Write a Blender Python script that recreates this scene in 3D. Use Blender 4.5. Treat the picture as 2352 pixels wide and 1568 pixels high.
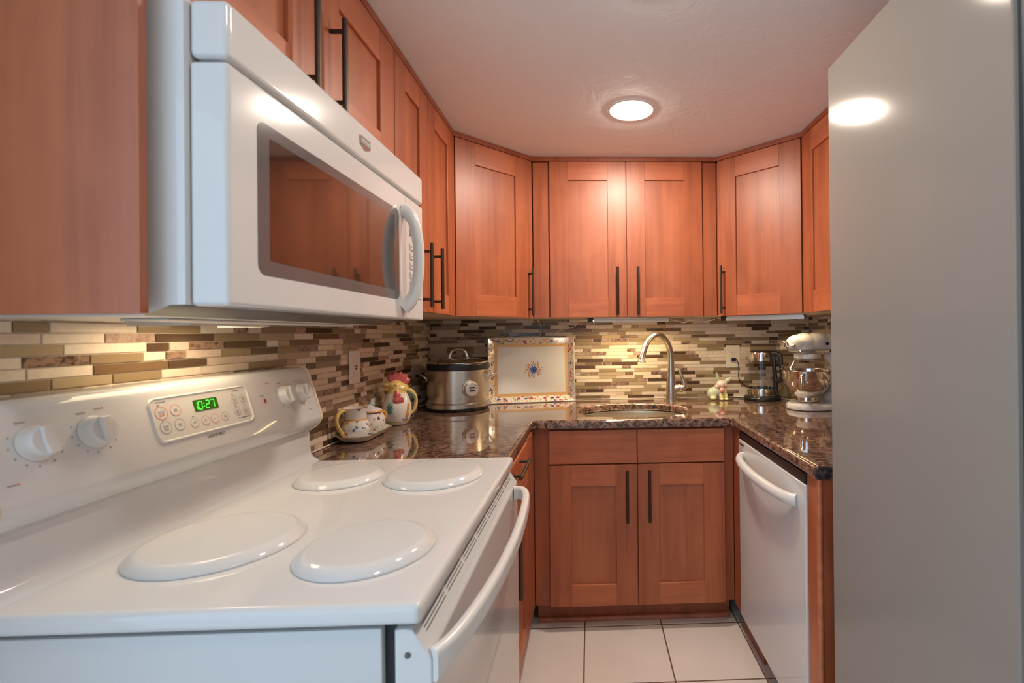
import bpy, bmesh, math, random
from mathutils import Matrix, Vector
random.seed(7)
PI = math.pi
for o in list(bpy.data.objects): bpy.data.objects.remove(o)
scene = bpy.context.scene
COL = scene.collection

# ------------------------------------------------------------------ camera, sky, exposure
F_PX = 1085.6
cam_d = bpy.data.cameras.new('camera'); cam = bpy.data.objects.new('camera', cam_d); COL.objects.link(cam)
cam_d.sensor_fit = 'HORIZONTAL'; cam_d.sensor_width = 36.0; cam_d.lens = F_PX / 2352 * 36.0
cam_d.shift_x = (1176 - 1392.6) / 2352; cam_d.shift_y = (763.1 - 784) / 2352
cam_d.clip_start = 0.02
YAW, PIT, ROL, HC = .0344, .0029, .0103, 1.2794
fw = Vector((math.sin(YAW) * math.cos(PIT), math.cos(YAW) * math.cos(PIT), math.sin(PIT)))
rt = Vector((math.cos(YAW), -math.sin(YAW), 0)); up = rt.cross(fw)
# the camera leans: the right side of the picture rises
r2 = rt * math.cos(ROL) - up * math.sin(ROL); u2 = up * math.cos(ROL) + rt * math.sin(ROL)
cam.matrix_world = Matrix(((r2.x, u2.x, -fw.x, 0), (r2.y, u2.y, -fw.y, 0), (r2.z, u2.z, -fw.z, HC), (0, 0, 0, 1)))
cam_d.dof.use_dof = True; cam_d.dof.focus_distance = 2.2; cam_d.dof.aperture_fstop = 5.0
scene.camera = cam

world = bpy.data.worlds.new('world'); scene.world = world; world.use_nodes = True
bg = world.node_tree.nodes['Background']
bg.inputs[0].default_value = (.54, .76, 1.0, 1); bg.inputs[1].default_value = 1.2
scene.view_settings.view_transform = 'Standard'; scene.view_settings.look = 'None'
scene.view_settings.gamma = 1; scene.view_settings.use_curve_mapping = False
scene.view_settings.exposure = 1.12
CEIL_LIGHT = 135.0; BAR_LIGHT = 62.0; HOOD_LIGHT = 4.5

# ------------------------------------------------------------------ materials
def mat(name, col=(.8, .8, .8), rough=.5, metal=0, spec=.5, coat=0, trans=0, ior=1.5, emit=None, estr=0, coat_rough=.05):
    m = bpy.data.materials.new(name); m.use_nodes = True
    b = m.node_tree.nodes['Principled BSDF']
    b.inputs['Base Color'].default_value = (*col, 1); b.inputs['Roughness'].default_value = rough
    b.inputs['Metallic'].default_value = metal; b.inputs['Specular IOR Level'].default_value = spec
    b.inputs['Coat Weight'].default_value = coat; b.inputs['Coat Roughness'].default_value = coat_rough
    b.inputs['Transmission Weight'].default_value = trans; b.inputs['IOR'].default_value = ior
    if emit: b.inputs['Emission Color'].default_value = (*emit, 1); b.inputs['Emission Strength'].default_value = estr
    return m
def nodes(m):
    return m.node_tree.nodes, m.node_tree.links, m.node_tree.nodes['Principled BSDF']
def coords(m, scale=(1, 1, 1), rand=0.0):
    N, L, b = nodes(m)
    tc = N.new('ShaderNodeTexCoord'); mp = N.new('ShaderNodeMapping'); L.new(tc.outputs['Object'], mp.inputs['Vector'])
    mp.inputs['Scale'].default_value = scale
    if rand:
        oi = N.new('ShaderNodeObjectInfo'); mu = N.new('ShaderNodeVectorMath'); mu.operation = 'SCALE'
        cmb = N.new('ShaderNodeCombineXYZ')
        for i in range(3): L.new(oi.outputs['Random'], cmb.inputs[i])
        L.new(cmb.outputs[0], mu.inputs[0]); mu.inputs['Scale'].default_value = rand
        L.new(mu.outputs[0], mp.inputs['Location'])
    return mp
def noise(m, vec, scale, detail=4, rough=.5, dist=0):
    N, L, b = nodes(m); n = N.new('ShaderNodeTexNoise')
    n.inputs['Scale'].default_value = scale; n.inputs['Detail'].default_value = detail
    n.inputs['Roughness'].default_value = rough; n.inputs['Distortion'].default_value = dist
    L.new(vec.outputs[0], n.inputs['Vector']); return n
def ramp(m, src, stops, interp='LINEAR'):
    N, L, b = nodes(m); r = N.new('ShaderNodeValToRGB'); r.color_ramp.interpolation = interp
    el = r.color_ramp.elements
    while len(el) < len(stops): el.new(.5)
    for e, (p, c) in zip(el, stops):
        e.position = p; e.color = (*c, 1)
    L.new(src, r.inputs[0]); return r
def mix(m, fac, a, b_, mode='MIX'):
    N, L, b = nodes(m); x = N.new('ShaderNodeMix'); x.data_type = 'RGBA'; x.blend_type = mode
    if isinstance(fac, float): x.inputs['Factor'].default_value = fac
    else: L.new(fac, x.inputs['Factor'])
    for s, v in ((6, a), (7, b_)):
        if isinstance(v, tuple): x.inputs[s].default_value = (*v, 1)
        else: L.new(v, x.inputs[s])
    return x.outputs[2]
def bump(m, src, strength=.2, dist=.002):
    N, L, b = nodes(m); bp = N.new('ShaderNodeBump'); bp.inputs['Strength'].default_value = strength
    bp.inputs['Distance'].default_value = dist; L.new(src, bp.inputs['Height']); L.new(bp.outputs[0], b.inputs['Normal'])

def wood(name, scale, base=(.43, .120, .045), dark=(.335, .082, .029), rough=.42, blotch=True):
    m = mat(name, base, rough, coat=.28, coat_rough=.38); N, L, b = nodes(m)
    mp = coords(m, scale, 13.0)
    n1 = noise(m, mp, 1.0, 5, .6, .4)
    r1 = ramp(m, n1.outputs[0], [(.30, dark), (.52, base), (.75, tuple(min(1, c * 1.16) for c in base))])
    mp2 = coords(m, (5, 5, 3), 7.0); n2 = noise(m, mp2, 1.2, 3, .55, .8)
    r2_ = ramp(m, n2.outputs[0], [(.3, (.80, .76, .74)), (.6, (1, 1, 1)), (.8, (1.0, 1.0, 1.0))])
    c = mix(m, .75, r1.outputs[0], r2_.outputs[0], 'MULTIPLY')
    L.new(c, b.inputs['Base Color'])
    bump(m, n1.outputs[0], .05, .001)
    return m
WV = wood('wood_vertical_grain', (26, 26, 1.4))
WV2 = wood('wood_panel_grain', (20, 20, 1.0), (.44, .130, .052), (.355, .094, .036))
WH = wood('wood_horizontal_grain', (2.0, 2.0, 30), (.51, .148, .058), (.41, .107, .039))
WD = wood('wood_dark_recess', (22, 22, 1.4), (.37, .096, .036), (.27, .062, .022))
WPALE = mat('pale_underside', (.62, .47, .33), .55)
WHITE = mat('white_enamel', (.66, .655, .65), .16, spec=.06, coat=.7, coat_rough=.035)
WHITEP = mat('white_plastic', (.70, .685, .665), .28)
CREAMP = mat('cream_plastic', (.78, .66, .48), .4)
PANELW = mat('control_panel_white', (.68, .655, .62), .25)
BLACK = mat('black_plastic', (.012, .011, .011), .3)
BLACKG = mat('black_gap', (.006, .006, .008), .6)
BRONZE = mat('dark_bronze', (.075, .055, .042), .38, metal=.75)
STEEL = mat('brushed_steel', (.62, .56, .49), .27, metal=1)
CHROME = mat('polished_steel', (.74, .71, .67), .10, metal=1)
NICKEL = mat('brushed_nickel', (.66, .60, .52), .25, metal=1)
SINKM = mat('sink_satin_steel', (.66, .60, .50), .36, metal=1)
GALV = mat('grey_metal_plate', (.12, .115, .112), .34, metal=.7)
UNDERM = mat('microwave_underside', (.66, .62, .56), .4, metal=.3)
GLASSK = bpy.data.materials.new('thin_clear_glass'); GLASSK.use_nodes = True
def thin_glass(m):
    N, L = m.node_tree.nodes, m.node_tree.links; N.remove(N['Principled BSDF'])
    t = N.new('ShaderNodeBsdfTransparent'); t.inputs[0].default_value = (.95, .94, .92, 1); g = N.new('ShaderNodeBsdfGlossy'); g.inputs['Roughness'].default_value = .03
    f = N.new('ShaderNodeFresnel'); ge = N.new('ShaderNodeNewGeometry'); mr = N.new('ShaderNodeMapRange')
    mr.inputs['To Min'].default_value = 1.45; mr.inputs['To Max'].default_value = 1 / 1.45; L.new(ge.outputs['Backfacing'], mr.inputs['Value']); L.new(mr.outputs[0], f.inputs['IOR']); x = N.new('ShaderNodeMixShader')
    L.new(f.outputs[0], x.inputs[0]); L.new(t.outputs[0], x.inputs[1]); L.new(g.outputs[0], x.inputs[2]); L.new(x.outputs[0], N['Material Output'].inputs[0])
thin_glass(GLASSK)
DARKGLASS = mat('smoked_oven_glass', (.030, .020, .016), .05, ior=2.1, spec=.7)
MESHGLASS = mat('grey_glass_border', (.13, .12, .12), .10, ior=1.6)
ALU = mat('light_bar_housing', (.80, .74, .66), .35, metal=.4)
CORDW = mat('ivory_cord', (.84, .72, .54), .45)
GREYTXT = mat('grey_print', (.16, .16, .17), .5)
LGREYTXT = mat('pale_grey_print', (.36, .36, .37), .5)
REDTXT = mat('salmon_print', (.75, .25, .18), .5)
REDLED = mat('red_indicator', (.35, .01, .01), .3)
GREEND = mat('green_display', (.012, .06, .004), .3, emit=(.05, .32, .01), estr=.08)
GREENL = mat('green_digits', (.1, .8, .1), .3, emit=(.06, 1.0, .08), estr=.55)
FRIDGE = mat('fridge_painted_steel', (.268, .240, .212), .115, spec=.20)
GASKET = mat('dark_gasket', (.045, .055, .065), .5)
IVORY = mat('ivory_plate', (.80, .70, .56), .35)
WHITEPL = mat('white_plate', (.86, .80, .74), .35)
LENS = mat('downlight_lens', (1, 1, 1), .4, emit=(1.0, .86, .72), estr=CEIL_LIGHT)
BARLENS2 = mat('bar_lens_dim', (1, .95, .8), .4, emit=(1.0, .80, .46), estr=BAR_LIGHT * .3)
BARLENS = mat('bar_lens', (1, .95, .8), .4, emit=(1.0, .80, .46), estr=BAR_LIGHT)
HOODLENS = mat('hood_lamp_lens', (1, .95, .8), .4, emit=(1.0, .80, .52), estr=HOOD_LIGHT)
TRIMW = mat('light_trim', (.86, .84, .82), .6)
# fridge side: fine orange-peel texture
_mp = coords(FRIDGE, (1, 1, 1)); bump(FRIDGE, noise(FRIDGE, _mp, 420, 2).outputs[0], .03, .0003)

CEILM = mat('plaster_ceiling', (.87, .885, .885), .75)
_mp = coords(CEILM); _n = noise(CEILM, _mp, 9, 5, .6, 1.6)
bump(CEILM, ramp(CEILM, _n.outputs[0], [(.42, (0, 0, 0)), (.60, (1, 1, 1))]).outputs[0], .22, .003)
WALLM = mat('painted_wall', (.70, .64, .57), .7)

# granite: salmon and black-brown flecks drawn out a little along the slab
GRAN = mat('brown_granite', (.2, .1, .06), .06, coat=.6, coat_rough=.02)
def granite(m):
    N, L, b = nodes(m); mp = coords(m, (1, 1.55, 1))
    n1 = noise(m, mp, 62, 6, .62, .6); n2 = noise(m, mp, 170, 4, .6, .4); n3 = noise(m, mp, 7, 3, .5, .5)
    c1 = ramp(m, n1.outputs[0], [(.37, (.022, .016, .013)), (.46, (.12, .066, .044)), (.55, (.31, .17, .118)), (.70, (.50, .30, .22))])
    c2 = ramp(m, n2.outputs[0], [(.36, (.20, .18, .17)), (.50, (1, 1, 1))])
    c = mix(m, .72, c1.outputs[0], c2.outputs[0], 'MULTIPLY')
    c3 = ramp(m, n3.outputs[0], [(.35, (.70, .68, .66)), (.6, (1, 1, 1))])
    L.new(mix(m, 1.0, c, c3.outputs[0], 'MULTIPLY'), b.inputs['Base Color'])
granite(GRAN)
GRANR = mat('rough_granite_edge', (.02, .018, .018), .45); GN = nodes(GRANR)
_mp = coords(GRANR); _r = ramp(GRANR, noise(GRANR, _mp, 90, 4).outputs[0], [(.45, (.008, .008, .010)), (.6, (.06, .045, .04)), (.75, (.25, .16, .12))])
GN[1].new(_r.outputs[0], GN[2].inputs['Base Color'])

# floor tiles, 335 mm grid
FLOORM = mat('white_floor_tile', (.74, .67, .61), .12, coat=.3)
def floor_tiles(m):
    N, L, b = nodes(m); tc = N.new('ShaderNodeTexCoord'); sp = N.new('ShaderNodeSeparateXYZ'); L.new(tc.outputs['Object'], sp.inputs[0])
    outs = []
    for i, (off, pitch) in enumerate(((-.036, .337), (2.070, .341))):
        a = N.new('ShaderNodeMath'); a.operation = 'SUBTRACT'; L.new(sp.outputs[i], a.inputs[0]); a.inputs[1].default_value = off - 20 * pitch - .003
        d = N.new('ShaderNodeMath'); d.operation = 'MODULO'; L.new(a.outputs[0], d.inputs[0]); d.inputs[1].default_value = pitch
        c = N.new('ShaderNodeMath'); c.operation = 'LESS_THAN'; L.new(d.outputs[0], c.inputs[0]); c.inputs[1].default_value = .006
        outs.append(c.outputs[0])
    mx = N.new('ShaderNodeMath'); mx.operation = 'MAXIMUM'; L.new(outs[0], mx.inputs[0]); L.new(outs[1], mx.inputs[1])
    mp = coords(m); nz = noise(m, mp, 3, 3)
    tone = ramp(m, nz.outputs[0], [(.3, (.80, .715, .645)), (.7, (.86, .785, .72))])
    gn = ramp(m, noise(m, mp, 30, 3).outputs[0], [(.3, (.10, .05, .03)), (.7, (.24, .15, .10))])
    L.new(mix(m, mx.outputs[0], tone.outputs[0], gn.outputs[0]), b.inputs['Base Color'])
    r = N.new('ShaderNodeMath'); r.operation = 'MULTIPLY_ADD'; L.new(mx.outputs[0], r.inputs[0]); r.inputs[1].default_value = .5; r.inputs[2].default_value = .12
    L.new(r.outputs[0], b.inputs['Roughness'])
floor_tiles(FLOORM)

# mosaic tile set
GROUT = mat('grout', (.80, .70, .57), .8)
def stone(name, a, b_, rough=.45):
    m = mat(name, a, rough); mp = coords(m, (1, 1, 1)); N, L, b = nodes(m)
    L.new(ramp(m, noise(m, mp, 45, 5, .65, 1.2).outputs[0], [(.36, b_), (.56, a)]).outputs[0], b.inputs['Base Color']); return m
T_CREAM = stone('cream_stone_tile', (.80, .67, .52), (.74, .60, .45), .5)
T_BEIGE = stone('pinkish_stone_tile', (.70, .54, .42), (.62, .46, .35), .5)
T_OLIVE = mat('olive_glass_tile', (.31, .215, .118), .12, spec=.35)
T_OLIVEL = mat('pale_olive_glass_tile', (.45, .335, .20), .12, spec=.35)
T_BROWN = mat('brown_glass_tile', (.10, .054, .028), .12, spec=.35)
T_MID = mat('mid_brown_glass_tile', (.20, .115, .058), .12, spec=.35)
T_MARB = stone('brown_marble_tile', (.36, .22, .15), (.07, .035, .022), .25)
T_MARBL = stone('rosy_marble_tile', (.48, .32, .245), (.27, .15, .11), .3)

# ceramics
CERW = mat('white_glaze', (.74, .69, .63), .10, coat=.6)
CERY = mat('yellow_glaze', (.72, .50, .16), .14, coat=.5)
CERO = mat('orange_glaze', (.70, .33, .08), .16, coat=.5)
CERR = mat('rose_red_glaze', (.52, .085, .085), .12, coat=.5)
CERT = mat('teal_glaze', (.10, .27, .25), .12, coat=.5)
CERLT = mat('pale_teal_glaze', (.32, .50, .48), .12, coat=.5)
CERG = mat('green_glaze', (.16, .27, .13), .15, coat=.5)
CERB = mat('blue_glaze', (.05, .07, .22), .12, coat=.5)
BUNY = mat('pale_yellow_glaze', (.72, .62, .28), .2, coat=.4)
BUNG = mat('pale_green_glaze', (.50, .55, .36), .2, coat=.4)
BUNP = mat('pale_pink_glaze', (.76, .55, .45), .2, coat=.4)
BUNR = mat('rose_glaze', (.66, .26, .24), .2, coat=.4)
def painted(name, scale, cols, thr=.33, base=(.74, .69, .63)):
    """white glaze strewn with small painted flowers and leaves"""
    m = mat(name, base, .10, coat=.6); N, L, b = nodes(m); mp = coords(m)
    v = N.new('ShaderNodeTexVoronoi'); v.inputs['Scale'].default_value = scale; L.new(mp.outputs[0], v.inputs['Vector'])
    nz = noise(m, mp, scale * 3.0, 2)
    a = N.new('ShaderNodeMath'); a.operation = 'MULTIPLY_ADD'; L.new(nz.outputs[0], a.inputs[0]); a.inputs[1].default_value = .5; L.new(v.outputs['Distance'], a.inputs[2])
    lt = N.new('ShaderNodeMath'); lt.operation = 'LESS_THAN'; L.new(a.outputs[0], lt.inputs[0]); lt.inputs[1].default_value = thr + .25
    sp = N.new('ShaderNodeSeparateColor'); L.new(v.outputs['Color'], sp.inputs[0])
    st = [(i / len(cols), c) for i, c in enumerate(cols)]
    rp = ramp(m, sp.outputs[0], st, 'CONSTANT')
    L.new(mix(m, lt.outputs[0], base, rp.outputs[0]), b.inputs['Base Color']); return m
FLOWERS = [(.50, .12, .07), (.70, .36, .10), (.10, .22, .24), (.74, .69, .63), (.30, .45, .44), (.74, .69, .63), (.08, .10, .25), (.74, .69, .63)]
CERFL = painted('flowered_glaze', 72, FLOWERS, .40)
BORDER = painted('flowered_border_glaze', 90, [(.60, .30, .12), (.50, .08, .07), (.70, .42, .16), (.74, .66, .56), (.10, .12, .30), (.36, .40, .16), (.72, .50, .34)], .46, (.78, .69, .58))
ORANGEB = mat('orange_band', (.70, .40, .14), .2, coat=.5)

# ------------------------------------------------------------------ mesh builder
class MB:
    def __init__(s): s.bm = bmesh.new()
    def _merge(s, b2, mi=None):
        vm = {}
        for v in b2.verts: vm[v] = s.bm.verts.new(v.co)
        for f in b2.faces:
            try: nf = s.bm.faces.new([vm[v] for v in f.verts])
            except ValueError: continue
            nf.material_index = f.material_index if mi is None else mi
        b2.free()
    def box(s, x0, x1, y0, y1, z0, z1, bev=0, seg=2, mi=0, xf=None):
        b = bmesh.new(); bmesh.ops.create_cube(b, size=1)
        for v in b.verts: v.co = Vector(((x0 + x1) / 2 + v.co.x * (x1 - x0), (y0 + y1) / 2 + v.co.y * (y1 - y0), (z0 + z1) / 2 + v.co.z * (z1 - z0)))
        if bev: bmesh.ops.bevel(b, geom=list(b.edges), offset=bev, segments=seg, profile=.5, affect='EDGES')
        if xf: bmesh.ops.transform(b, matrix=xf, verts=b.verts)
        bmesh.ops.recalc_face_normals(b, faces=b.faces)
        s._merge(b, mi); return s
    def prism(s, pts, fn, a, b_, mi=0, bev=0, seg=2, edge_mi=None):
        """polygon pts (p,q); fn(p,q,t)->xyz; from t=a to t=b"""
        b = bmesh.new()
        v0 = [b.verts.new(fn(p, q, a)) for p, q in pts]; v1 = [b.verts.new(fn(p, q, b_)) for p, q in pts]
        n = len(pts); caps = [b.faces.new(v0), b.faces.new(v1[::-1])]
        for i in range(n):
            f = b.faces.new([v0[i], v1[i], v1[(i + 1) % n], v0[(i + 1) % n]]); f.material_index = mi if edge_mi is None else edge_mi[i]
        for f in caps: f.material_index = mi
        if bev:
            es = [e for f in caps for e in f.edges]
            bmesh.ops.bevel(b, geom=es, offset=bev, segments=seg, profile=.5, affect='EDGES')
        bmesh.ops.recalc_face_normals(b, faces=b.faces)
        s._merge(b); return s
    def lathe(s, prof, c=(0, 0, 0), seg=48, mi=0, xf=None, sx=1, sy=1, mis=None, closed=False):
        b = bmesh.new(); rings = []
        for r, z in prof:
            if r < 1e-6: rings.append([b.verts.new((0, 0, z))])
            else: rings.append([b.verts.new((r * sx * math.cos(2 * PI * i / seg), r * sy * math.sin(2 * PI * i / seg), z)) for i in range(seg)])
        pairs = list(zip(rings, rings[1:])) + ([(rings[-1], rings[0])] if closed else [])
        for k, (A, B) in enumerate(pairs):
            for i in range(seg):
                j = (i + 1) % seg
                if len(A) == 1 and len(B) == 1: break
                if len(A) == 1: f = b.faces.new([A[0], B[j], B[i]])
                elif len(B) == 1: f = b.faces.new([A[i], A[j], B[0]])
                else: f = b.faces.new([A[i], A[j], B[j], B[i]])
                f.material_index = mis[k] if mis else mi
        bmesh.ops.recalc_face_normals(b, faces=b.faces)
        M = Matrix.Translation(c) @ (xf or Matrix())
        bmesh.ops.transform(b, matrix=M, verts=b.verts); s._merge(b); return s
    def tube(s, path, rad, seg=12, mi=0, flat=1.0, upv=None):
        """sweep; rad number or list; flat squashes across the second axis"""
        P = [Vector(p) for p in path]; n = len(P)
        R = rad if isinstance(rad, (list, tuple)) else [rad] * n
        b = bmesh.new(); rings = []; prev = None
        for i in range(n):
            t = (P[min(i + 1, n - 1)] - P[max(i - 1, 0)]).normalized()
            if upv is not None: a = Vector(upv) - t * t.dot(Vector(upv))
            elif prev is None:
                a = Vector((0, 0, 1)) if abs(t.z) < .9 else Vector((1, 0, 0)); a -= t * t.dot(a)
            else: a = prev - t * t.dot(prev)
            a.normalize(); prev = a; c = t.cross(a)
            rings.append([b.verts.new(P[i] + a * R[i] * math.cos(2 * PI * k / seg) + c * R[i] * flat * math.sin(2 * PI * k / seg)) for k in range(seg)])
        for A, B in zip(rings, rings[1:]):
            for k in range(seg): b.faces.new([A[k], A[(k + 1) % seg], B[(k + 1) % seg], B[k]])
        b.faces.new(rings[0][::-1]); b.faces.new(rings[-1])
        bmesh.ops.recalc_face_normals(b, faces=b.faces); s._merge(b, mi); return s
    def cyl(s, p0, p1, r, seg=20, mi=0): return s.tube([p0, p1], r, seg, mi)
    def ball(s, c, r, mi=0, sub=3, xf=None):
        b = bmesh.new(); bmesh.ops.create_icosphere(b, subdivisions=sub, radius=1)
        M = Matrix.Translation(c) @ (xf or Matrix()) @ Matrix.Diagonal((*(r if isinstance(r, tuple) else (r, r, r)), 1))
        bmesh.ops.transform(b, matrix=M, verts=b.verts); s._merge(b, mi); return s
    def quad(s, pts, mi=0):
        f = s.bm.faces.new([s.bm.verts.new(p) for p in pts]); f.material_index = mi; return s
    def build(s, name, mats, parent=None, xf=None, ang=38):
        me = bpy.data.meshes.new(name)
        if xf is not None: bmesh.ops.transform(s.bm, matrix=xf, verts=s.bm.verts)
        s.bm.to_mesh(me); s.bm.free()
        for m in (mats if isinstance(mats, (list, tuple)) else [mats]): me.materials.append(m)
        return link(name, me, parent, ang)
def link(name, me, parent=None, ang=38):
    for p in me.polygons: p.use_smooth = True
    me.set_sharp_from_angle(angle=math.radians(ang))
    o = bpy.data.objects.new(name, me); COL.objects.link(o)
    wn = o.modifiers.new('flat_faces', 'WEIGHTED_NORMAL'); wn.mode = 'FACE_AREA'; wn.weight = 100; wn.keep_sharp = True
    if parent is not None:
        o.parent = parent
        # parts keep room coordinates; a part's own parent mesh already sits at the room origin
        o.matrix_parent_inverse = Matrix.Translation(-parent.location) if parent.type == 'EMPTY' else Matrix()
    return o
def tag(o, label, cat, group=None):
    o['label'] = label; o['category'] = cat
    if group: o['group'] = group
    return o
def thing(name, label, cat, loc=(0, 0, 0), group=None):
    o = bpy.data.objects.new(name, None); o.empty_display_size = .05; COL.objects.link(o); o.location = loc
    return tag(o, label, cat, group)
def struct(o): o['kind'] = 'structure'; return o
def text(name, body, size, m, parent, xf, depth=.0003, align='CENTER'):
    cu = bpy.data.curves.new(name, 'FONT'); cu.body = body; cu.size = size; cu.extrude = depth; cu.align_x = align; cu.align_y = 'CENTER'; cu.resolution_u = 3
    t = bpy.data.objects.new('tmp', cu); COL.objects.link(t); bpy.context.view_layer.update()
    me = bpy.data.meshes.new_from_object(t.evaluated_get(bpy.context.evaluated_depsgraph_get()))
    bpy.data.objects.remove(t); me.name = name; me.transform(xf); me.materials.clear(); me.materials.append(m)
    return link(name, me, parent)
def frame(o, u, n):
    """local x along u, local y inward (away from viewer), z up"""
    u = Vector(u).normalized(); n = Vector(n).normalized(); w = u.cross(-n).normalized()
    return Matrix(((u.x, -n.x, w.x, o[0]), (u.y, -n.y, w.y, o[1]), (u.z, -n.z, w.z, o[2]), (0, 0, 0, 1)))
def txf(F, x, z, y=-.0004):
    """stand text up on a face given by frame F at local x,z"""
    return F @ Matrix.Translation((x, y, z)) @ Matrix.Rotation(PI / 2, 4, 'X')
def rrect(x0, x1, z0, z1, r, n=5):
    P = []
    for cx, cz, a0 in ((x1 - r, z1 - r, 0), (x0 + r, z1 - r, 90), (x0 + r, z0 + r, 180), (x1 - r, z0 + r, 270)):
        for k in range(n + 1):
            a = math.radians(a0 + 90 * k / n); P.append((cx + r * math.cos(a), cz + r * math.sin(a)))
    return P
def spline(pts, n=8):
    P = [Vector(p) for p in pts]; out = []
    for i in range(len(P) - 1):
        a = P[max(i - 1, 0)]; b = P[i]; c = P[i + 1]; d = P[min(i + 2, len(P) - 1)]
        for k in range(n):
            t = k / n
            out.append(.5 * ((2 * b) + (c - a) * t + (2 * a - 5 * b + 4 * c - d) * t * t + (3 * b - 3 * c + d - a) * t ** 3))
    out.append(P[-1]); return out
def lerp_list(v, n):
    out = []
    for i in range(n):
        t = i / (n - 1) * (len(v) - 1); k = min(int(t), len(v) - 2); out.append(v[k] + (v[k + 1] - v[k]) * (t - k))
    return out
def blob(name, ells, mats, parent, voxel=.003, xf=None):
    """one continuous surface grown from overlapping ellipsoids (centre, radii, material, rotation)"""
    mb = MB()
    for e in ells: mb.ball(e[0], e[1], 0, 3, e[3] if len(e) > 3 else None)
    me = bpy.data.meshes.new(name); mb.bm.to_mesh(me); mb.bm.free()
    t = bpy.data.objects.new('tmp', me); COL.objects.link(t)
    rm = t.modifiers.new('r', 'REMESH'); rm.mode = 'VOXEL'; rm.voxel_size = voxel
    sm = t.modifiers.new('s', 'SMOOTH'); sm.factor = .5; sm.iterations = 4
    bpy.context.view_layer.update()
    m2 = bpy.data.meshes.new_from_object(t.evaluated_get(bpy.context.evaluated_depsgraph_get())); bpy.data.objects.remove(t)
    m2.name = name; m2.materials.clear()
    for m in mats: m2.materials.append(m)
    inv = [((Matrix.Translation(e[0]) @ (e[3] if len(e) > 3 else Matrix()) @ Matrix.Diagonal((*(e[1] if isinstance(e[1], tuple) else (e[1],) * 3), 1))).inverted(), e[2]) for e in ells]
    for p in m2.polygons:
        p.material_index = min(inv, key=lambda q: (q[0] @ p.center).length)[1]
    if xf is not None: m2.transform(xf)
    return link(name, m2, parent, 80)

# ------------------------------------------------------------------ room
L_, R_, B_, ZC = -.887, 1.247, 2.645, 2.153      # left wall, right wall, back wall, ceiling
REAR = -1.6
LEFT_END = .32                                   # the left wall stops here; the dining side beyond it is open to daylight
struct(MB().box(L_ - 2.2, R_ + .1, REAR - .1, B_ + .1, -.08, 0).build('floor', FLOORM))
struct(MB().box(L_ - .6, R_ + .1, REAR - .1, B_ + .1, ZC, ZC + .1).build('ceiling', CEILM))
struct(MB().box(L_ + .1, R_ + .1, REAR - .1, REAR, 0, ZC).build('wall_rear_added', WALLM))  # unseen wall, added to cut blue daylight reflected in the back tiles
struct(MB().box(L_ - .1, R_ + .1, B_, B_ + .1, 0, ZC).build('wall_back', WALLM))
struct(MB().box(L_ - .1, L_, LEFT_END, B_, 0, ZC).build('wall_left', WALLM))
struct(MB().box(R_, R_ + .1, REAR, B_, 0, ZC).build('wall_right', WALLM))

TM = [GROUT, T_CREAM, T_BEIGE, T_OLIVE, T_OLIVEL, T_BROWN, T_MID, T_MARB, T_MARBL]
def mosaic(name, o, u, n, length, z0, z1):
    F = frame(o, u, n); mb = MB(); mb.box(0, length, -.0045, -.0005, z0, z1)
    pitch = .0187; th = .0166; z = z0 + .003
    while z < z1 - .004:
        x = -random.random() * .12; last = 0; zt = min(z + th, z1 - .0005)
        while x < length:
            k = random.choices([1, 2, 3, 4, 5, 6, 7, 8], [36, 9, 15, 9, 9, 6, 9, 7])[0]
            if k == last and k != 1: continue
            last = k
            w = {1: random.choice([.047, .097, .147]), 2: random.choice([.047, .097])}.get(k, random.choice([.047, .097, .147, .147]) if k in (3, 4, 5, 6) else random.choice([.047, .047, .097]))
            a, b = max(x, .0008), min(x + w, length - .0008)
            if b - a > .004:
                d = -.0078 if k in (3, 4, 5, 6) else -.0074
                mb.box(a, b, d, -.004, z, zt, .0007, 1, k)
            x += w + .0026
        z += pitch
    return struct(mb.build(name, TM, None, F))
mosaic('trim_1', (L_, .33, 0), (0, 1, 0), (1, 0, 0), B_ - .33 - .008, .914, 1.362)
mosaic('trim_2', (L_, B_, 0), (1, 0, 0), (0, -1, 0), R_ - L_, .914, 1.362)
mosaic('trim_3', (R_, B_ - .008, 0), (0, -1, 0), (-1, 0, 0), B_ - 1.22, .914, 1.362)
# caulk line where the counter meets the tile
struct(MB().box(L_ + .008, R_ - .008, B_ - .013, B_ - .008, .9142, .919, .002, 2).box(L_ + .008, L_ + .013, 1.395, B_ - .014, .9142, .919, .002, 2).build('trim_4', GROUT))

# ------------------------------------------------------------------ cabinets
ST = .091                                        # stile and rail width of the shaker doors
def bar_handle(parent, F, x, z0, z1, horiz=False, d=-.02):
    mb = MB(); y = d - .032; r = .0062; e = .028
    if horiz:
        mb.cyl((z0, y, x), (z1, y, x), r)
        for q in (z0 + e, z1 - e): mb.cyl((q, d - .0006, x), (q, y, x), .005, 14)
    else:
        mb.cyl((x, y, z0), (x, y, z1), r)
        for q in (z0 + e, z1 - e): mb.cyl((x, d - .0006, q), (x, y, q), .005, 14)
    return mb.build('handle', BRONZE, parent, F)
def shaker(parent, F, x0, x1, z0, z1, st=ST):
    mb = MB(); b = .0011
    mb.box(x0, x0 + st, -.02, -.001, z0, z1, b, 1, 0); mb.box(x1 - st, x1, -.02, -.001, z0, z1, b, 1, 0)
    mb.box(x0 + st, x1 - st, -.0196, -.001, z1 - st, z1, b, 1, 1); mb.box(x0 + st, x1 - st, -.0196, -.001, z0, z0 + st, b, 1, 1)
    mb.box(x0 + st - .004, x1 - st + .004, -.011, -.003, z0 + st - .004, z1 - st + .004, 0, 1, 2)
    return mb.build('door', [WV, WH, WV2], parent, F)
ZU, ZT = 1.362, 2.129
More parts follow.
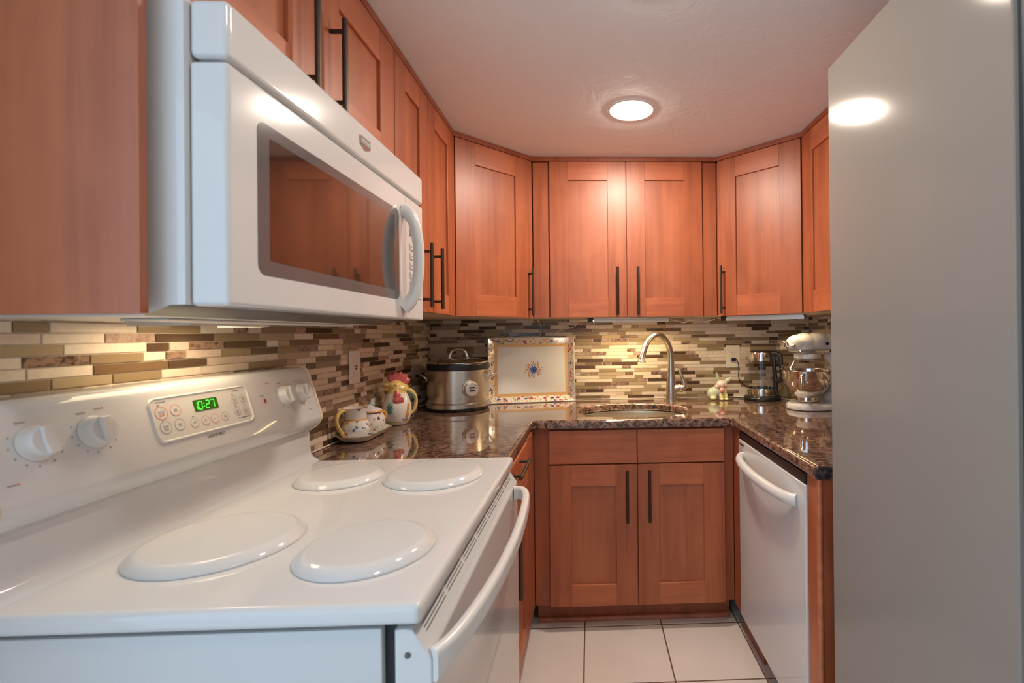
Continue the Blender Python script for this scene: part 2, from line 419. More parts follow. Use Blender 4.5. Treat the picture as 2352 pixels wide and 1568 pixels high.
def box_body(parent, x0, x1, y0, y1, z0, z1, pale=True, mats=None):
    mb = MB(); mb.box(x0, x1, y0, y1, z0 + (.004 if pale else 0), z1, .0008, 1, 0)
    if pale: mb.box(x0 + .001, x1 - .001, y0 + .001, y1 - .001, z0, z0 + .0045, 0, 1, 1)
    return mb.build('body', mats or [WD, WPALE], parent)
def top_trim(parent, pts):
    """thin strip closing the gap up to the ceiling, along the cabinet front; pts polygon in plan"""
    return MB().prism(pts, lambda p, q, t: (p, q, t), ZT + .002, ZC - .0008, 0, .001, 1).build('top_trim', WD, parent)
UX, UB = L_ + .2954, B_ - .2954                  # carcass fronts of the left and back wall cabinets

# wall cabinet over the microwave
c = thing('wall_cabinet', 'short wood wall cabinet above the white microwave, with two long dark bar handles', 'cabinet', (L_ + .15, 1.03, 1.75))
box_body(c, L_ + .001, UX, .648, 1.418, 1.748, ZT)
F = frame((UX, 0, 0), (0, 1, 0), (1, 0, 0))
d = shaker(c, F, .650, 1.0165, 1.752, ZT); bar_handle(d, F, .966, 1.772, 1.990)
d = shaker(c, F, 1.0195, 1.416, 1.752, ZT); bar_handle(d, F, 1.0715, 1.772, 1.987)
top_trim(c, [(L_ + .002, .648), (UX + .021, .648), (UX + .021, 1.418), (L_ + .002, 1.418)])

# two-door wall cabinet right of the microwave
c = thing('wall_cabinet', 'two-door wood wall cabinet on the left wall just beyond the microwave', 'cabinet', (L_ + .15, 1.72, ZU))
box_body(c, L_ + .009, UX, 1.420, 2.033, ZU, ZT)
d = shaker(c, F, 1.422, 1.7035, ZU, ZT, .078); bar_handle(d, F, 1.640, 1.376, 1.596)
d = shaker(c, F, 1.7065, 2.018, ZU, ZT, .078); bar_handle(d, F, 1.757, 1.376, 1.598)
MB().box(UX + .0005, UX + .019, 2.020, 2.036, ZU, ZT, .001, 1).build('filler_strip', WV, c)
top_trim(c, [(L_ + .002, 1.420), (UX + .021, 1.420), (UX + .021, 2.034), (L_ + .002, 2.034)])

def diag_cabinet(name, label, sgn, wallx):
    """corner unit: plan pentagon against both walls with its door at 45 degrees"""
    X = lambda d: wallx + sgn * d
    c = thing(name, label, 'cabinet', (X(.25), B_ - .25, ZU))
    k = .012
    a = .2954 + .0155
    P = [(X(.0085), B_ - .0085), (X(.608), B_ - .0085), (X(.608), B_ - a + .018), (X(a - .018), B_ - .608), (X(.0085), B_ - .608)]
    mb = MB().prism(P, lambda p, q, t: (p, q, t), ZU + .0046, ZT, 0, .0008, 1)
    mb.prism([(p * .999 + .001 * X(.3), q * .999 + .001 * (B_ - .3)) for p, q in P], lambda p, q, t: (p, q, t), ZU, ZU + .0045, 1)
    mb.build('body', [WD, WPALE], c)
    A = Vector((X(.3154), B_ - .61, 0)); Bv = Vector((X(.61), B_ - .3154, 0))
    if sgn < 0: A, Bv = Bv, A
    u = (Bv - A).normalized(); n = u.cross(Vector((0, 0, 1))); w = (Bv - A).length
    F = frame(A - n * .02, u, n)
    d = shaker(c, F, .004, w - .004, ZU, ZT, .096)
    if sgn > 0: bar_handle(d, F, w - .026, 1.373, 1.603)
    else: bar_handle(d, F, .036, 1.373, 1.605)
    O = A - n * .030; e = u * .006
    top_trim(c, [tuple((A + n * .001)[:2]), tuple((Bv + n * .001)[:2]), tuple((Bv - n * .05 - e)[:2]), tuple((A - n * .05 + e)[:2])])
    return c
diag_cabinet('corner_wall_cabinet', 'diagonal wood corner wall cabinet on the left, above the slow cooker', 1, L_)
diag_cabinet('corner_wall_cabinet', 'diagonal wood corner wall cabinet on the right, above the glass kettle', -1, R_)

# pair of doors over the sink
c = thing('wall_cabinet', 'two-door wood wall cabinet on the back wall straight above the sink', 'cabinet', (.18, B_ - .15, ZU))
xa, xb = L_ + .6105, R_ - .6105
box_body(c, xa, xb, UB + .001, B_ - .0085, ZU, ZT)
F = frame((0, UB, 0), (1, 0, 0), (0, -1, 0))
MB().box(xa + .001, -.1985, UB - .0085, UB, ZU, ZT, .001, 1).build('filler_strip', WV, c)
MB().box(.5675, xb - .001, UB - .0085, UB, ZU, ZT, .001, 1).build('filler_strip', WV, c)
d = shaker(c, F, -.194, .1835, ZU, ZT); bar_handle(d, F, .138, 1.372, 1.606)
d = shaker(c, F, .1865, .563, ZU, ZT); bar_handle(d, F, .238, 1.372, 1.606)
top_trim(c, [(xa, UB - .021), (xb, UB - .021), (xb, UB + .04), (xa, UB + .04)])

# right wall cabinet, half hidden by the refrigerator
c = thing('wall_cabinet', 'wood wall cabinet on the right wall, mostly hidden behind the refrigerator', 'cabinet', (R_ - .15, 1.72, ZU))
box_body(c, R_ - .2954, R_ - .009, 1.30, 2.033, ZU, ZT)
F = frame((R_ - .2954, 0, 0), (0, -1, 0), (-1, 0, 0))
d = shaker(c, F, -2.030, -1.672, ZU, ZT); bar_handle(d, F, -1.72, 1.373, 1.605)
d = shaker(c, F, -1.669, -1.302, ZU, ZT); bar_handle(d, F, -1.62, 1.373, 1.605)
top_trim(c, [(R_ - .3164, 1.30), (R_ - .002, 1.30), (R_ - .002, 2.034), (R_ - .3164, 2.034)])

# finished end panel in front of the microwave's near side
tag(MB().box(L_ + .001, L_ + .309, .628, .6405, 1.312, ZC - .001, .0015, 2).build('end_panel', WV), 'tall reddish wood panel covering the near side of the microwave', 'panel')

# base cabinets
ZB0, ZB1 = .114, .872
YS = B_ - .594                                   # carcass front of the sink base
c = thing('base_cabinet', 'wood sink base cabinet with two doors and two false drawer fronts', 'cabinet', (.2, YS + .3, 0))
mb = MB(); mb.box(L_ + .641, R_ - .627, YS, YS + .018, ZB0 - .004, ZB1, .0008, 1).box(-.19, .586, YS + .019, B_ - .01, ZB0, ZB0 + .018)
mb.box(-.19, -.172, YS + .019, B_ - .01, ZB0 + .019, ZB1).box(.568, .586, YS + .019, B_ - .01, ZB0 + .019, ZB1)
mb.build('body', WD, c)
F = frame((0, YS, 0), (1, 0, 0), (0, -1, 0))
MB().box(-.180, .1955, -.02, -.001, .722, .866, .0013, 1).build('drawer_front', WH, c, F)
MB().box(.1995, .576, -.02, -.001, .722, .866, .0013, 1).build('drawer_front', WH, c, F)
d = shaker(c, F, -.180, .1955, .112, .716); bar_handle(d, F, .152, .478, .698)
d = shaker(c, F, .1995, .576, .112, .716); bar_handle(d, F, .247, .478, .698)
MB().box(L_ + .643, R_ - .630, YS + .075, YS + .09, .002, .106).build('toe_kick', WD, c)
MB().prism([(YS + .0745, .001), (YS + .0745, .020), (YS + .068, .018), (YS + .060, .010), (YS + .058, .001)], lambda p, q, t: (t, p, q), L_ + .646, R_ - .630, 0).build('shoe_moulding', WV, c)

c = thing('base_cabinet', 'narrow wood base cabinet with one drawer, between the range and the sink base', 'cabinet', (L_ + .3, 1.72, 0))
XL = L_ + .620
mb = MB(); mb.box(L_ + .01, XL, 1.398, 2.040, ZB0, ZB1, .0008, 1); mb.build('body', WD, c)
F = frame((XL, 0, 0), (0, 1, 0), (1, 0, 0))
d = MB().box(1.402, 1.842, -.02, -.001, .722, .866, .0013, 1).build('drawer_front', WH, c, F)
bar_handle(d, F, .842, 1.445, 1.668, True)
d = shaker(c, F, 1.402, 1.842, .112, .716, .082); bar_handle(d, F, 1.428, .485, .710)
MB().box(XL + .0005, XL + .019, 1.846, 2.0495, ZB0 - .004, ZB1, .001, 1).build('filler_strip', WV, c)
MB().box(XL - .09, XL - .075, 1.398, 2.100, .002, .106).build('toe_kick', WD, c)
MB().box(XL - .0745, XL - .058, 1.400, 2.105, .001, .020, .004, 2).build('shoe_moulding', WV, c)

# end panel that closes the dishwasher run
c = thing('end_panel', 'narrow wood end panel beside the dishwasher, under the counter corner', 'panel', (.9, 1.30, 0))
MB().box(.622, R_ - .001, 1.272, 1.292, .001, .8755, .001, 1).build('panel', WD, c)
MB().box(.6215, .640, 1.293, 1.3445, .001, .8755, .0015, 2).build('front_stile', WV, c)
MB().cyl((.6225, 1.2745, .001), (.6225, 1.2745, .8755), .0085, 16).build('corner_bead', WH, c)

# toe strip, quarter round and filler at the far side of the dishwasher
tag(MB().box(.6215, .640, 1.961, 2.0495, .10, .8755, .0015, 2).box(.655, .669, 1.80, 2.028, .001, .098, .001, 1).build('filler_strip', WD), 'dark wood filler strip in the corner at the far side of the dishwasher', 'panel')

# ------------------------------------------------------------------ granite countertop with sink cut-out
SC, SRX, SRY = (.201, 2.268), .258, .200
def countertop():
    zt, th, bv = .914, .038, .011
    cu = bpy.data.curves.new('c', 'CURVE'); cu.dimensions = '2D'; cu.fill_mode = 'BOTH'
    cu.extrude = th / 2 - bv; cu.bevel_depth = bv; cu.bevel_resolution = 4; cu.offset = -bv
    i = .016
    out = [(L_ + .009, B_ - .009), (L_ + .009, 1.3935), (L_ + .640, 1.3935), (L_ + .640, 2.005 - i), (L_ + .640 + i, 2.005), (R_ - .640 - i, 2.005), (R_ - .640, 2.005 - i),
           (R_ - .640, 1.268), (R_ - .634, 1.259), (R_ - .009, 1.259), (R_ - .009, B_ - .009)]
    hole = [(SC[0] + SRX * math.copysign(abs(math.cos(a)) ** .86, math.cos(a)), SC[1] + SRY * math.copysign(abs(math.sin(a)) ** .86, math.sin(a))) for a in [2 * PI * k / 72 for k in range(72)]]
    for pts in (out, hole):
        sp = cu.splines.new('POLY'); sp.points.add(len(pts) - 1); sp.use_cyclic_u = True
        for p, q in zip(sp.points, pts): p.co = (*q, 0, 1)
    t = bpy.data.objects.new('tmp', cu); COL.objects.link(t); bpy.context.view_layer.update()
    me = bpy.data.meshes.new_from_object(t.evaluated_get(bpy.context.evaluated_depsgraph_get())); bpy.data.objects.remove(t)
    me.transform(Matrix.Translation((0, 0, zt - th / 2))); me.name = 'countertop'
    me.materials.clear(); me.materials.append(GRAN); me.materials.append(GRANR)
    for p in me.polygons:
        if p.center.y < 1.275 and p.normal.y < -.35: p.material_index = 1
    return link('countertop', me, None, 30)
tag(countertop(), 'glossy brown speckled granite countertop wrapping around three sides of the kitchen', 'countertop')

# sink
c = thing('sink', 'oval satin steel sink set under the granite below the faucet', 'sink', (*SC, .70))
prof = [(1.06, .8755), (1.0, .8755), (.985, .862), (.965, .76), (.90, .725), (.70, .712), (.12, .706), (.10, .7045), (0.0, .7045)]
mb = MB().lathe([(r * SRX, z) for r, z in prof], (SC[0], SC[1], 0), 72, 0, None, 1, SRY / SRX)
mb.build('basin', SINKM, c)
MB().lathe([(.0, .7065), (.036, .7065), (.042, .708), (.044, .7060)], (SC[0], SC[1], 0), 32).build('drain', CHROME, c)

# faucet
c = thing('faucet', 'brushed nickel gooseneck faucet with a side lever, behind the sink', 'faucet', (.4385, 2.555, .914))
bx, by = .4385, 2.557
MB().lathe([(0, .9145), (.0305, .9145), (.0300, .93), (.0285, .97), (.0275, 1.00), (.0250, 1.03), (.0205, 1.06), (.0185, 1.09), (.0180, 1.127)], (bx, by, 0), 32).build('base', NICKEL, c)
pth = spline([(bx, by, 1.125), (bx - .004, by - .004, 1.175), (bx - .022, by - .020, 1.225), (bx - .055, by - .048, 1.262), (bx - .088, by - .080, 1.271), (bx - .122, by - .108, 1.257), (bx - .150, by - .131, 1.222), (bx - .167, by - .145, 1.180), (bx - .174, by - .151, 1.158), (bx - .177, by - .154, 1.140), (bx - .178, by - .155, 1.134)], 8)
n = len(pth)
rads = [.0178 + (.0148 - .0178) * min(1, i / 30) if i < n - 26 else (.0148 + .0095 * ((i - (n - 26)) / 25) ** 1.7) for i in range(n)]
MB().tube(pth, rads, 24).build('spout', NICKEL, c)
MB().tube([(bx + .012, by - .004, .980), (bx + .040, by - .006, .983), (bx + .048, by - .006, .984)], [.021, .0225, .0225], 24).build('valve_hub', NICKEL, c)
lp = spline([(bx + .050, by - .008, .978), (bx + .068, by - .010, .990), (bx + .066, by - .012, 1.018), (bx + .052, by - .014, 1.052), (bx + .040, by - .014, 1.078), (bx + .036, by - .014, 1.086)], 6)
mb = MB().tube(lp, lerp_list([.0195, .020, .0125, .0085, .0060, .0035], len(lp)), 18); mb.ball((bx + .052, by - .008, .981), (.020, .0215, .0215)); mb.build('lever', NICKEL, c)

# ------------------------------------------------------------------ range
RY0, RY1 = .631, 1.389
c = thing('range', 'white electric range with a green clock and four white burner covers', 'stove', (-.55, 1.0, 0))
WHITES = mat('white_side_panel', (.60, .60, .60), .4)
MB().box(L_ + .012, -.2815, RY0 + .010, RY1 - .010, .03, .8895, .003, 2).build('body', WHITES, c)
MB().box(L_ + .02, -.2900, RY0 + .035, RY1 - .035, .8898, .8962).build('dark_gap_fill', BLACKG, c)  # black filler box standing in for the shade in the gap under the cooktop
MB().box(-.2812, -.2640, RY0 + .020, RY1 - .020, .06, .893, 0).build('door_gap', BLACKG, c)
for yy in (RY0 + .05, RY1 - .05):
    for xx in (-.80, -.35): MB().cyl((xx, yy, .0005), (xx, yy, .0295), .016).build('foot', BLACK, c)
# cooktop: slab with a soft rolled edge and the apron rising to the backguard
mb = MB(); mb.box(-.800, -.227, RY0, RY1, .8965, .925, .0095, 4)
prof = [(-.872, .8975), (-.790, .8975), (-.780, .9255), (-.790, .9275), (-.799, .9325), (-.8055, .941), (-.8085, .953), (-.8085, 1.0115), (-.872, 1.0115)]
mb.prism(prof, lambda p, q, t: (p, t, q), RY0 + .0006, RY1 - .0006, 0, .003, 2)
rim = [(-.775, RY0 + .022), (-.250, RY0 + .022), (-.250, RY1 - .022), (-.775, RY1 - .022)]
mb.build('cooktop', WHITE, c, None, 50)
# backguard housing
hp = [(-.872, 1.0125), (-.803, 1.0125), (-.786, 1.0245), (-.7765, 1.036), (-.7715, 1.047), (-.7712, 1.057), (-.8065, 1.1745), (-.8105, 1.1835), (-.8170, 1.1905), (-.828, 1.1945), (-.872, 1.1945)]
bgd = MB().prism(hp, lambda p, q, t: (p, t, q), RY0 + .014, RY1 - .012, 0).build('backguard', WHITE, c, None, 50)
cap = [(p + .0012 if p > -.86 else p, q + (.0012 if q > 1.1 else -.0005)) for p, q in hp]
for a, b in ((RY0 + .004, RY0 + .0135), (RY1 - .0115, RY1 - .001)):
    MB().prism(cap, lambda p, q, t: (p, t, q), a, b, 0, .002, 2).build('end_cap', CREAMP, c, None, 50)
# everything on the sloping control face: local x = along the panel, z = up the slope
UPV = Vector((-.0353, 0, .1175)).normalized(); NV = Vector((UPV.z, 0, -UPV.x))
PF = frame((-.7712, 0, 1.057), (0, 1, 0), NV)
pan = MB().prism(rrect(.885, 1.122, .036, .112, .012), lambda p, q, t: (p, t, q), -.0012, -.0002, 0).build('control_panel', PANELW, c, PF)
def ringstrip(mb, outer, inner, t0, t1, mi=0):
    n = len(outer)
    vo = [mb.bm.verts.new((p, t0, q)) for p, q in outer]; vi = [mb.bm.verts.new((p, t1, q)) for p, q in inner]
    for i in range(n):
        f = mb.bm.faces.new([vo[i], vo[(i + 1) % n], vi[(i + 1) % n], vi[i]]); f.material_index = mi
mb = MB()
ringstrip(mb, rrect(.880, 1.127, .031, .117, .016), rrect(.8825, 1.1245, .0335, .1145, .014), -.0001, -.0034)
ringstrip(mb, rrect(.8825, 1.1245, .0335, .1145, .014), rrect(.885, 1.122, .036, .112, .012), -.0034, -.0010)
mb.build('panel_bezel', WHITEP, c, PF)
dsp = MB().prism(rrect(.976, 1.0355, .077, .1005, .0025), lambda p, q, t: (p, t, q), -.0022, -.0013, 0).build('clock_display', GREEND, pan, PF)
def digits(s, x, z, w, h):
    seg = {'a': ((0, 1), (1, 1)), 'b': ((1, 1), (1, .5)), 'c': ((1, .5), (1, 0)), 'd': ((0, 0), (1, 0)), 'e': ((0, .5), (0, 0)), 'f': ((0, 1), (0, .5)), 'g': ((0, .5), (1, .5))}
    on = {'1': 'bc', '0': 'abcdef', '2': 'abged', '7': 'abc'}
    mb = MB(); t = .0009; sl = .14
    P = lambda a, b: (x + a * w + b * h * sl, z + b * h)
    for ch in s:
        if ch == ':':
            for b in (.28, .68):
                p = P(.1, b); mb.box(p[0] - t, p[0] + t, -.0027, -.0023, p[1] - t, p[1] + t)
            x += w * .62; continue
        for k in on[ch]:
            (a0, b0), (a1, b1) = seg[k]; p, q = P(a0, b0), P(a1, b1)
            dx, dz = q[0] - p[0], q[1] - p[1]; l = math.hypot(dx, dz); nx, nz = -dz / l * t * .9, dx / l * t * .9
            sx_, sz_ = dx * .06, dz * .06
            mb.quad([(p[0] + nx + sx_, -.0026, p[1] + nz + sz_), (q[0] + nx - sx_, -.0026, q[1] + nz - sz_), (q[0] - nx - sx_, -.0026, q[1] - nz - sz_), (p[0] - nx + sx_, -.0026, p[1] - nz + sz_)])
        x += w * (1.32 if ch == '1' else 1.45)
    return mb
digits('10:27', .9735, .0805, .0088, .0160).build('clock_digits', GREENL, dsp, PF)
def ring(mb, x, z, r, w=.0011, mi=0):
    ringstrip(mb, [(x + r * math.cos(a), z + r * math.sin(a)) for a in [2 * PI * k / 32 for k in range(32)]], [(x + (r - w) * math.cos(a), z + (r - w) * math.sin(a)) for a in [2 * PI * k / 32 for k in range(32)]], -.0017, -.0017, mi)
def btn(x, z, r, red, glyph):
    mb = MB()
    mb.lathe([(0, -.0016), (r * .98, -.0016), (r, -.0013)], (0, 0, 0), 28, 2, Matrix(((1, 0, 0, x), (0, 0, 1, 0), (0, 1, 0, z), (0, 0, 0, 1))))
    ring(mb, x, z, r * 1.02, r * .11, 1 if red else 0)
    b = lambda a0, a1, z0, z1, m: mb.box(x + a0 * r, x + a1 * r, -.0019, -.0016, z + z0 * r, z + z1 * r, 0, 1, m)
    if glyph == 't':
        b(-.5, .5, .12, .30, 0); b(-.42, .42, -.12, .02, 0); b(-.4, .4, -.46, -.26, 1 if red else 0)
    elif glyph == '+': b(-.35, .35, -.06, .06, 0); b(-.06, .06, -.35, .35, 0)
    elif glyph == '-': b(-.35, .35, -.06, .06, 0)
    elif glyph == 'o': b(-.3, .3, -.22, .22, 0)
    elif glyph == 'l': b(-.1, .4, .15, .28, 0); b(-.4, .4, -.1, .04, 0)
    return mb.build('button', [LGREYTXT, REDTXT, PANELW], pan, PF)
for x, z, r, red, g in ((.9035, .0868, .0125, 1, 't'), (.9335, .0880, .0112, 1, 'o'), (.9040, .0590, .0120, 0, 't'), (.9337, .0590, .0115, 0, 'o'), (.9665, .0562, .0095, 0, 'l'), (.9935, .0562, .0100, 1, '+'), (1.0170, .0562, .0100, 1, '-'), (1.0445, .0560, .0095, 0, 'o'),
                        (1.0825, .0870, .0090, 0, 't'), (1.1070, .0865, .0090, 0, 't'), (1.0820, .0600, .0090, 0, 't'), (1.1065, .0585, .0090, 0, 't')):
    btn(x, z, r, red, g)
for x, z in ((.899, .101), (.9, .0735), (.9655, .0685), (1.079, .099), (1.0785, .0715), (1.1045, .0705), (1.0805, .0445)):
    MB().box(x, x + .0045, -.0017, -.0013, z, z + .0014).build('indicator_light', GREYTXT, pan, PF)
for x, w_, z in ((1.088, .026, .0440), (.898, .020, .1065), (1.083, .017, .1065)): MB().box(x, x + w_, -.0015, -.0012, z, z + .0015).build('printed_caption', GREYTXT, pan, PF)
text('maker_name', 'HOTPOINT', .0092, GREYTXT, bgd, txf(PF, 1.0105, .0222, -.0004))
mb = MB().box(1.1735, 1.1785, -.003, -.0002, .066, .076, .0012, 2); mb.build('indicator_lamp', REDLED, c, PF)
def knob(x, z):
    mb = MB(); T = Matrix(((1, 0, 0, x), (0, 0, -1, 0), (0, 1, 0, z), (0, 0, 0, 1)))   # lathe z -> outward (-y)
    mb.lathe([(.0, .0004), (.0262, .0004), (.0262, .0020), (.0235, .0050), (.0222, .012), (.0214, .0165), (.0196, .0182), (0, .0186)], (0, 0, 0), 40, 0, T)
    mb.prism([(-.0075, -.0200), (.0075, -.0200), (.0092, 0), (.0075, .0200), (-.0075, .0200), (-.0092, 0)], lambda p, q, t: (x + p, t, z + q), -.0240, -.0170, 0, .0025, 3)
    mb.build('knob', WHITEP, c, PF)
    mb = MB()
    for k in range(9):
        a = math.radians(155 + k * 27 + (8 if k > 4 else 0)); r = .0335
        mb.box(x + r * math.cos(a) - .0011, x + r * math.cos(a) + .0011, -.0006, -.0001, z + r * math.sin(a) - .0014, z + r * math.sin(a) + .0014)
    mb.box(x - .018, x - .006, -.0006, -.0001, z + .0320, z + .0345)
    mb.build('knob_scale', LGREYTXT, c, PF)
for x, z in ((.7045, .0772), (.7845, .0772), (1.2545, .0745), (1.3250, .0735)): knob(x, z)
for x, z in ((1.2080, .1130), (1.3480, .0235), (.8060, .1140), (.6705, .0270)):
    mb = MB(); mb.box(x - .0015, x + .0015, -.0006, -.0001, z - .0013, z + .0013, 0, 1, 1); mb.box(x - .0125, x - .003, -.0006, -.0001, z - .0009, z + .0007, 0, 1, 0)
    mb.build('burner_mark', [LGREYTXT, REDTXT], c, PF)
MB().box(1.1655, 1.177, -.0006, -.0001, .0835, .0850).build('printed_caption', LGREYTXT, c, PF)
# oven door with sloping vented top, bar handle
DX = -.2150
dp = [(-.2635, .200), (-.2635, .8885), (-.2520, .8905), (-.2400, .8890), (DX - .003, .8540), (DX, .8490), (DX, .200)]
dr = MB().prism([(p, q) if q > .3 else (p, .402) for p, q in dp], lambda p, q, t: (p, t, q), RY0 + .006, RY1 - .006, 0, .003, 2).build('oven_door', WHITE, c)
mb = MB(); s0 = Vector((-.2385, 0, .8869)); s1 = Vector((DX - .0035, 0, .8555)); sn = Vector((s0.z - s1.z, 0, s1.x - s0.x)).normalized(); sd = (s1 - s0)
for row in range(3):
    q = s0 + sd * (.14 + row * .15)
    for k in range(7):
        y0 = RY0 + .03 + k * .1; y1 = y0 + .088
        a = q - sd.normalized() * .0008; b = q + sd.normalized() * .0008; o_ = sn * .0005
        mb.quad([(a.x + o_.x, y0, a.z + o_.z), (a.x + o_.x, y1, a.z + o_.z), (b.x + o_.x, y1, b.z + o_.z), (b.x + o_.x, y0, b.z + o_.z)])
mb.build('vent_slots', mat('vent_shadow', (.10, .09, .085), .6), dr)
for zz in (.868, .820): MB().lathe([(0, 0), (.0042, 0), (.0036, .0016), (0, .002)], (-.2460, RY0 + .0056, zz - .012), 16, 0, Matrix.Rotation(PI / 2, 4, 'X')).build('screw', GALV, dr)
hpth = [(DX + .001, .640), (DX + .012, .660), (DX + .024, .700), (DX + .037, .775), (DX + .048, .880), (DX + .053, 1.00), (DX + .052, 1.10), (DX + .047, 1.20), (DX + .040, 1.265), (DX + .028, 1.300), (DX + .012, 1.312), (DX + .001, 1.312)]
hp2 = spline([(a, b, .846) for a, b in hpth], 6)
mb = MB(); 
bm2 = bmesh.new(); rings = []
for i, p in enumerate(hp2):
    t = (hp2[min(i + 1, len(hp2) - 1)] - hp2[max(i - 1, 0)]).normalized(); nn = Vector((t.y, -t.x, 0))
    hz = .0185 + .010 * max(0, 1 - i / 10) + .004 * max(0, 1 - (len(hp2) - 1 - i) / 8)
    pr = rrect(-.0095, .0095, -hz, .0165, .008, 3)
    rings.append([bm2.verts.new(p + nn * a + Vector((0, 0, b))) for a, b in pr])
for A, Bq in zip(rings, rings[1:]):
    for k in range(len(A)): bm2.faces.new([A[k], A[(k + 1) % len(A)], Bq[(k + 1) % len(A)], Bq[k]])
bm2.faces.new(rings[0]); bm2.faces.new(rings[-1][::-1]); bmesh.ops.recalc_face_normals(bm2, faces=bm2.faces); mb._merge(bm2, 0)
mb.build('oven_handle', WHITEP, dr, None, 60)
MB().prism([(-.2635, .06), (-.2635, .398), (DX - .002, .398), (DX, .392), (DX, .06)], lambda p, q, t: (p, t, q), RY0 + .006, RY1 - .006, 0, .003, 2).build('storage_drawer', WHITE, c)
# burner covers lie loose on the cooktop
def burner(x, y, r, label):
    o = MB().lathe([(0, .9405), (r - .022, .9405), (r - .016, .9398), (r - .010, .9370), (r - .004, .9320), (r - .0012, .9290), (r, .9275), (r, .9256), (r - .002, .9256), (r - .012, .935), (0, .938)], (x, y, 0), 72, 0)
    bo = o.build('burner_cover', [WHITE], None, None, 60)
    tag(bo, label, 'burner cover', 'burner covers on the range')
burner(-.629, 1.209, .1015, 'round white burner cover at the far side, below the range\'s right pair of knobs')
burner(-.3955, 1.211, .120, 'round white burner cover nearest the granite counter and the oven door')
burner(-.636, .836, .1235, 'large white burner cover in front of the range\'s left pair of knobs')
burner(-.3726, .800, .1065, 'white burner cover at the near front corner of the range, by the oven handle')

# ------------------------------------------------------------------ microwave
MX, MY0, MY1, MZ0, MZ1 = -.4916, .662, 1.418, 1.324, 1.744
c = thing('microwave', 'white over-the-range microwave with a smoked glass door under the short cabinet', 'microwave', (L_ + .2, 1.04, 1.31))
bp = [(L_ + .0085, 1.3105), (-.600, 1.3105), (-.564, 1.3245), (-.5445, 1.3245), (-.5445, MZ1 - .001), (L_ + .0085, MZ1 - .001)]
MB().prism(bp, lambda p, q, t: (p, t, q), MY0 - .006, MY1 - .002, 0, 0, 2, [1, 2, 3, 0, 0, 0]).build('body', [WHITE, UNDERM, GALV, BLACKG], c)
MB().box(-.712, -.640, .74, 1.30, 1.3065, 1.3100, .001, 1).build('grease_filter', UNDERM, c)
MB().box(-.828, -.722, .88, 1.08, 1.3085, 1.3100).build('hood_lamp', HOODLENS, c)
MB().box(-.7215, -.7185, .875, 1.085, 1.3015, 1.3104).box(-.832, -.8290, .875, 1.085, 1.3060, 1.3104).box(-.8290, -.7215, .875, .879, 1.3015, 1.3104).box(-.8290, -.7215, 1.081, 1.085, 1.3015, 1.3104).build('lamp_glare_lips', UNDERM, c)  # lips added round the lens to hide its glare from the camera
MB().box(-.5440, MX, MY0, MY1, 1.6635, MZ1, .009, 4).build('vent_panel', WHITE, c)
dr = MB().box(-.5440, MX, MY0, 1.2885, MZ0 - .001, 1.6585, .007, 4).build('door', WHITE, c)
MB().box(-.5440, MX - .001, 1.2895, MY1, MZ0, 1.6585, .006, 4).build('control_panel', WHITE, c)
MF = frame((MX, 0, 0), (0, 1, 0), (1, 0, 0))
wo = rrect(.7190, 1.2385, 1.3735, 1.6045, .016); wi = rrect(.7440, 1.2120, 1.3955, 1.5860, .004)
mb = MB(); ringstrip(mb, wo, wi, -.0008, -.0008); mb.prism(wo, lambda p, q, t: (p, t, q), -.0007, .002, 0)
wn = mb.build('window', MESHGLASS, dr, MF)
MB().prism(rrect(.7445, 1.2115, 1.3960, 1.5855, .004), lambda p, q, t: (p, t, q), -.00085, -.00035, 0).build('glass_pane', DARKGLASS, wn, MF)
# handle
hp3 = spline([(1.266, -.001, 1.357), (1.266, -.016, 1.368), (1.266, -.030, 1.395), (1.266, -.039, 1.440), (1.266, -.041, 1.485), (1.266, -.039, 1.530), (1.266, -.030, 1.575), (1.266, -.016, 1.602), (1.266, -.001, 1.612)], 6)
n = len(hp3); rr = [.0125 + .0055 * (abs(i / (n - 1) - .5) * 2) ** 3 for i in range(n)]
MB().tube(hp3, rr, 16, 0, 1.15, (1, 0, 0)).build('handle', WHITEP, dr, MF)
mb = MB()
for r_ in range(6):
    for k in range(3): mb.box(1.315 + k * .030, 1.338 + k * .030, -.0016, .0014, 1.385 + r_ * .026, 1.404 + r_ * .026, .001, 1, 0)
for r_ in range(6):
    for k in range(3): mb.box(1.320 + k * .030, 1.333 + k * .030, -.0020, -.0014, 1.393 + r_ * .026, 1.3955 + r_ * .026, 0, 1, 1)
mb.box(1.315, 1.398, -.0016, .0014, 1.555, 1.590, .001, 1, 1)
mb.build('keypad', [WHITEP, LGREYTXT], c, MF)
# badge: small chrome shield with dark nameplate on the vent panel
mb = MB(); ox, oz = 1.057, 1.7020
mb.prism([(ox - .024, oz + .013), (ox + .024, oz + .013), (ox + .024, oz - .006), (ox, oz - .015), (ox - .024, oz - .006)], lambda p, q, t: (p, t, q), -.0022, -.0002, 0, .0006, 1)
mb.box(ox - .0215, ox + .0215, -.0026, -.0020, oz - .0035, oz + .0085, 0, 1, 1)
bd = mb.build('badge', [CHROME, GREYTXT], c, MF)
text('badge_lettering', 'MAYTAG', .0085, WHITEP, bd, txf(MF, ox, oz + .0025, -.0028))

